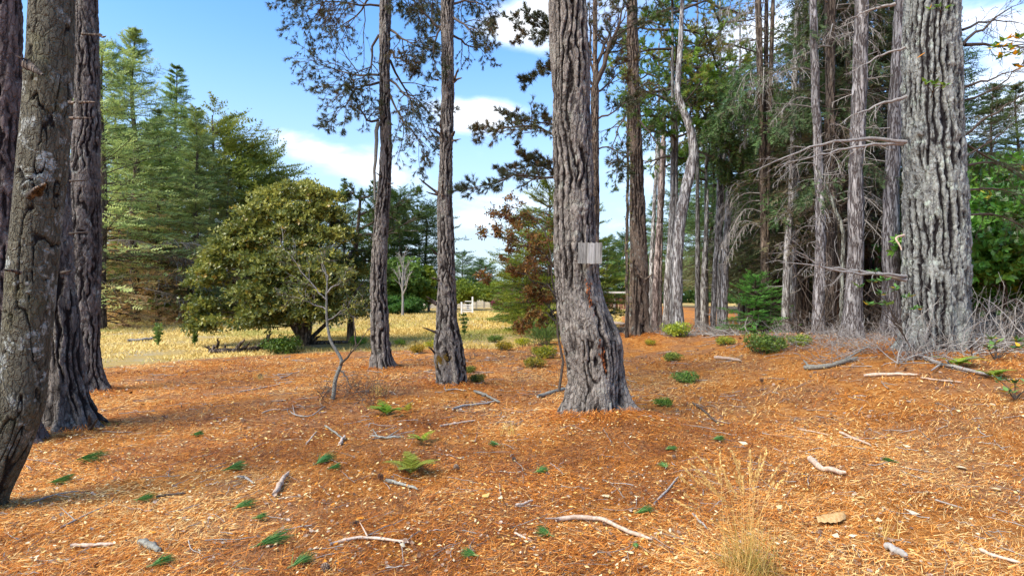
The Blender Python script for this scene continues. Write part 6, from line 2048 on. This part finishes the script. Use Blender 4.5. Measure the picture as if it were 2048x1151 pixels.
b = gp(934, 627)
tg = thing('white_gate', 'white wooden gate with horizontal rails at the far side of the meadow', 'gate', b)
sx = b[1] / F
for nm, c, s in [('post', (-11 * sx, 0, .42), (.12, .12, .95)), ('post', (11 * sx, 0, .62), (.12, .12, 1.35))] + [('rail', (0, 0, .18 + .16 * i), (20 * sx, .04, .07)) for i in range(4)] + [('brace', (3 * sx, -.05, .95), (14 * sx, .04, .06))]:
    mb = MB()
    box(mb, c, s, .8)
    link(nm, mb.mesh(nm, M['wood_white']), tg)
M['house_wall'] = simple_mat('cream_wall', [(.45, .40, .30), (.55, .50, .40), (.62, .58, .5)], .8, 3)
M['barn_wall'] = simple_mat('rust_brown_boards', [(.12, .05, .03), (.24, .11, .07), (.33, .18, .12)], .8, 6)
M['roof_grey'] = simple_mat('pale_roof', [(.35, .33, .30), (.48, .46, .43), (.6, .58, .55)], .7, 4)
M['glass'] = simple_mat('dark_glass', [(.02, .025, .03), (.04, .05, .06)], .15, 1, spec=.6)
Yf = 58
x0, x1 = wp(845, 0, Yf)[0], wp(1060, 0, Yf)[0]
tf_ = thing('garden_fence', 'long pale low fence behind the fruit trees beyond the meadow', 'fence', ((x0 + x1) / 2, Yf, 0))
nx = 14
for i in range(nx + 1):
    x = (i / nx - .5) * (x1 - x0)
    mb = MB()
    box(mb, (x, 0, .5), (.14, .14, 1.15), .6)
    link('post', mb.mesh('post', M['wood_grey']), tf_)
    if i < nx:
        mb = MB()
        for k in range(4):
            box(mb, (x + (x1 - x0) / nx / 2, -.03, .16 + .25 * k), ((x1 - x0) / nx - .16, .03, .21), .4 + .1 * k)
        link('boards', mb.mesh('boards', M['house_wall']), tf_)
# little house
b = wp(968, 600, 85)
b[2] = 0
th_ = thing('gabled_house', 'little gabled house with a reddish roof between the fruit trees', 'house', b)
mb = MB()
box(mb, (0, 0, 1.2), (4.5, 4, 2.4), .5)
mb.add([[-2.2, -2, 2.4], [2.2, -2, 2.4], [0, -2, 3.5]], [[0, 1, 2]], .5)
link('wall', mb.mesh('wall', M['house_wall']), th_)
mb = MB()
for s in (-1, 1):
    V = np.array([[s * 2.7, -2.5, 2.2], [0, -2.5, 3.65], [0, 2.3, 3.65], [s * 2.7, 2.3, 2.2]])
    V2 = V - [0, 0, .12]
    mb.add(np.vstack([V, V2]), [[0, 1, 2, 3], [7, 6, 5, 4], [0, 4, 5, 1], [3, 2, 6, 7], [0, 3, 7, 4]], .6)
link('roof', mb.mesh('roof', M['barn_wall']), th_)
for x in (-1.2, 1.2):
    mb = MB()
    box(mb, (x, -2.02, 1.4), (.8, .06, .9), .5)
    w_ = link('window', mb.mesh('window', M['wood_white']), th_)
    mb = MB()
    box(mb, (x, -2.06, 1.4), (.62, .03, .72), .5)
    link('pane', mb.mesh('pane', M['glass']), w_)
# low barn behind the main trunk
b = wp(1228, 605, 40)
b[2] = 0
tb_ = thing('low_barn', 'low open shed with rust-brown boards and a pale flat roof right of the central trunk', 'shed', b)
for i in range(12):
    mb = MB()
    box(mb, (-1.9 + i * .34, 0, .95), (.30, .05, 1.0), rng.random())
    link('board', mb.mesh('board', M['barn_wall']), tb_)
mb = MB()
box(mb, (0, .6, 1.62), (4.6, 2.0, .12), .7)
link('roof', mb.mesh('roof', M['roof_grey']), tb_)
for x in (-2.1, 0, 2.1):
    mb = MB()
    box(mb, (x, -.15, .75), (.12, .12, 1.6), .3)
    link('post', mb.mesh('post', M['twig_grey']), tb_)
# log pile / fallen timber near it
stick('fallen pale log in the meadow right of the central trunk', [(1208, 652), (1228, 650), (1250, 652)], .10, 'wood_pale', name='fallen_timber', cat='log')
stick('long fallen grey log lying in the left meadow', [(255, 684), (290, 682), (315, 678)], .05, 'wood_grey', name='fallen_timber', cat='log')
# small upright weeds in the meadow
for lb, px, py, s in (('tall thin green weed standing in the meadow right of the swollen-base trunk', 929, 672, 1.0), ('green weed in the left meadow, nearer to the snapped-stub trunk', 316, 692, .8), ('green weed in the left meadow, nearer to the fallen log', 390, 692, .8)):
    p = gp(px, py)
    mb = MB()
    P = grow(np.zeros((5, 3)), rng.normal(0, .12, (5, 3)) + [0, 0, 1], .75 * s, 6, 0, .04)
    tubes(mb, P, np.full((5, 6), .012), 3)
    q = P[:, 1:].reshape(-1, 3).repeat(4, 0)
    scatter(mb, *LEAF2, q, rng.normal(0, .6, (len(q), 3)) + [0, 0, .8], .14)
    o = tag(link('meadow_weed', mb.mesh('meadow_weed', M['broad']), None, p), lb, 'weed')

# far ridge and far wood
mb = MB()
xs = np.linspace(-900, 900, 160)
yy = 650 + 40 * np.sin(xs * .004)
zt = 9 + 5 * fbm(xs * .012, 0, 0, 3, 3)
V = np.concatenate([np.stack([xs, yy, np.full(160, -3.0)], 1), np.stack([xs, yy + 60, zt], 1), np.stack([xs, yy + 260, np.full(160, -3.0)], 1)])
k = np.arange(159)
mb.add(V, np.concatenate([np.stack([k, k + 1, k + 161, k + 160], 1), np.stack([k + 160, k + 161, k + 321, k + 320], 1)]), .5)
link('hills', mb.mesh('hills', simple_mat('wooded_hill_haze_tint', [(.10, .14, .12), (.15, .19, .17), (.2, .24, .22)], 1, .05), True), kind='structure')  # distant haze is put into the pale bluish-green hill colour


def far_wood():
    """the unbroken wood beyond the single trees"""
    mb = MB()
    n = 9500
    pxl = np.concatenate([rng.uniform(-400, 640, n // 2), rng.uniform(1225, 2500, n // 2)])
    Yw = rng.uniform(60, 95, n)
    right = pxl > 1000
    Yw = np.where(right, np.where(pxl > 1480, rng.uniform(34, 60, n), rng.uniform(75, 100, n)), Yw)
    x = (pxl - 1024) / F * Yw
    top = np.where(right, np.where(pxl > 1480, 10, 6.5), 6.5) * (1 + .35 * vnoise(x * .3, Yw * .1, 0, 5))
    z = rng.random(n) ** .8 * top
    scatter(mb, *t_spray(4, 11, .3, .4), np.stack([x, Yw, z], 1), np.stack([rng.normal(0, 1, n), rng.normal(0, 1, n), rng.normal(-.4, .4, n)], 1), rng.uniform(1.1, 2.5, n), np.clip(rng.normal(.45, .25, n), 0, 1))
    o = link('distant_wood', mb.mesh('distant_wood', M['needle_green']), kind='stuff')
    o.color = (.6, .75, .6, 1)


far_wood()
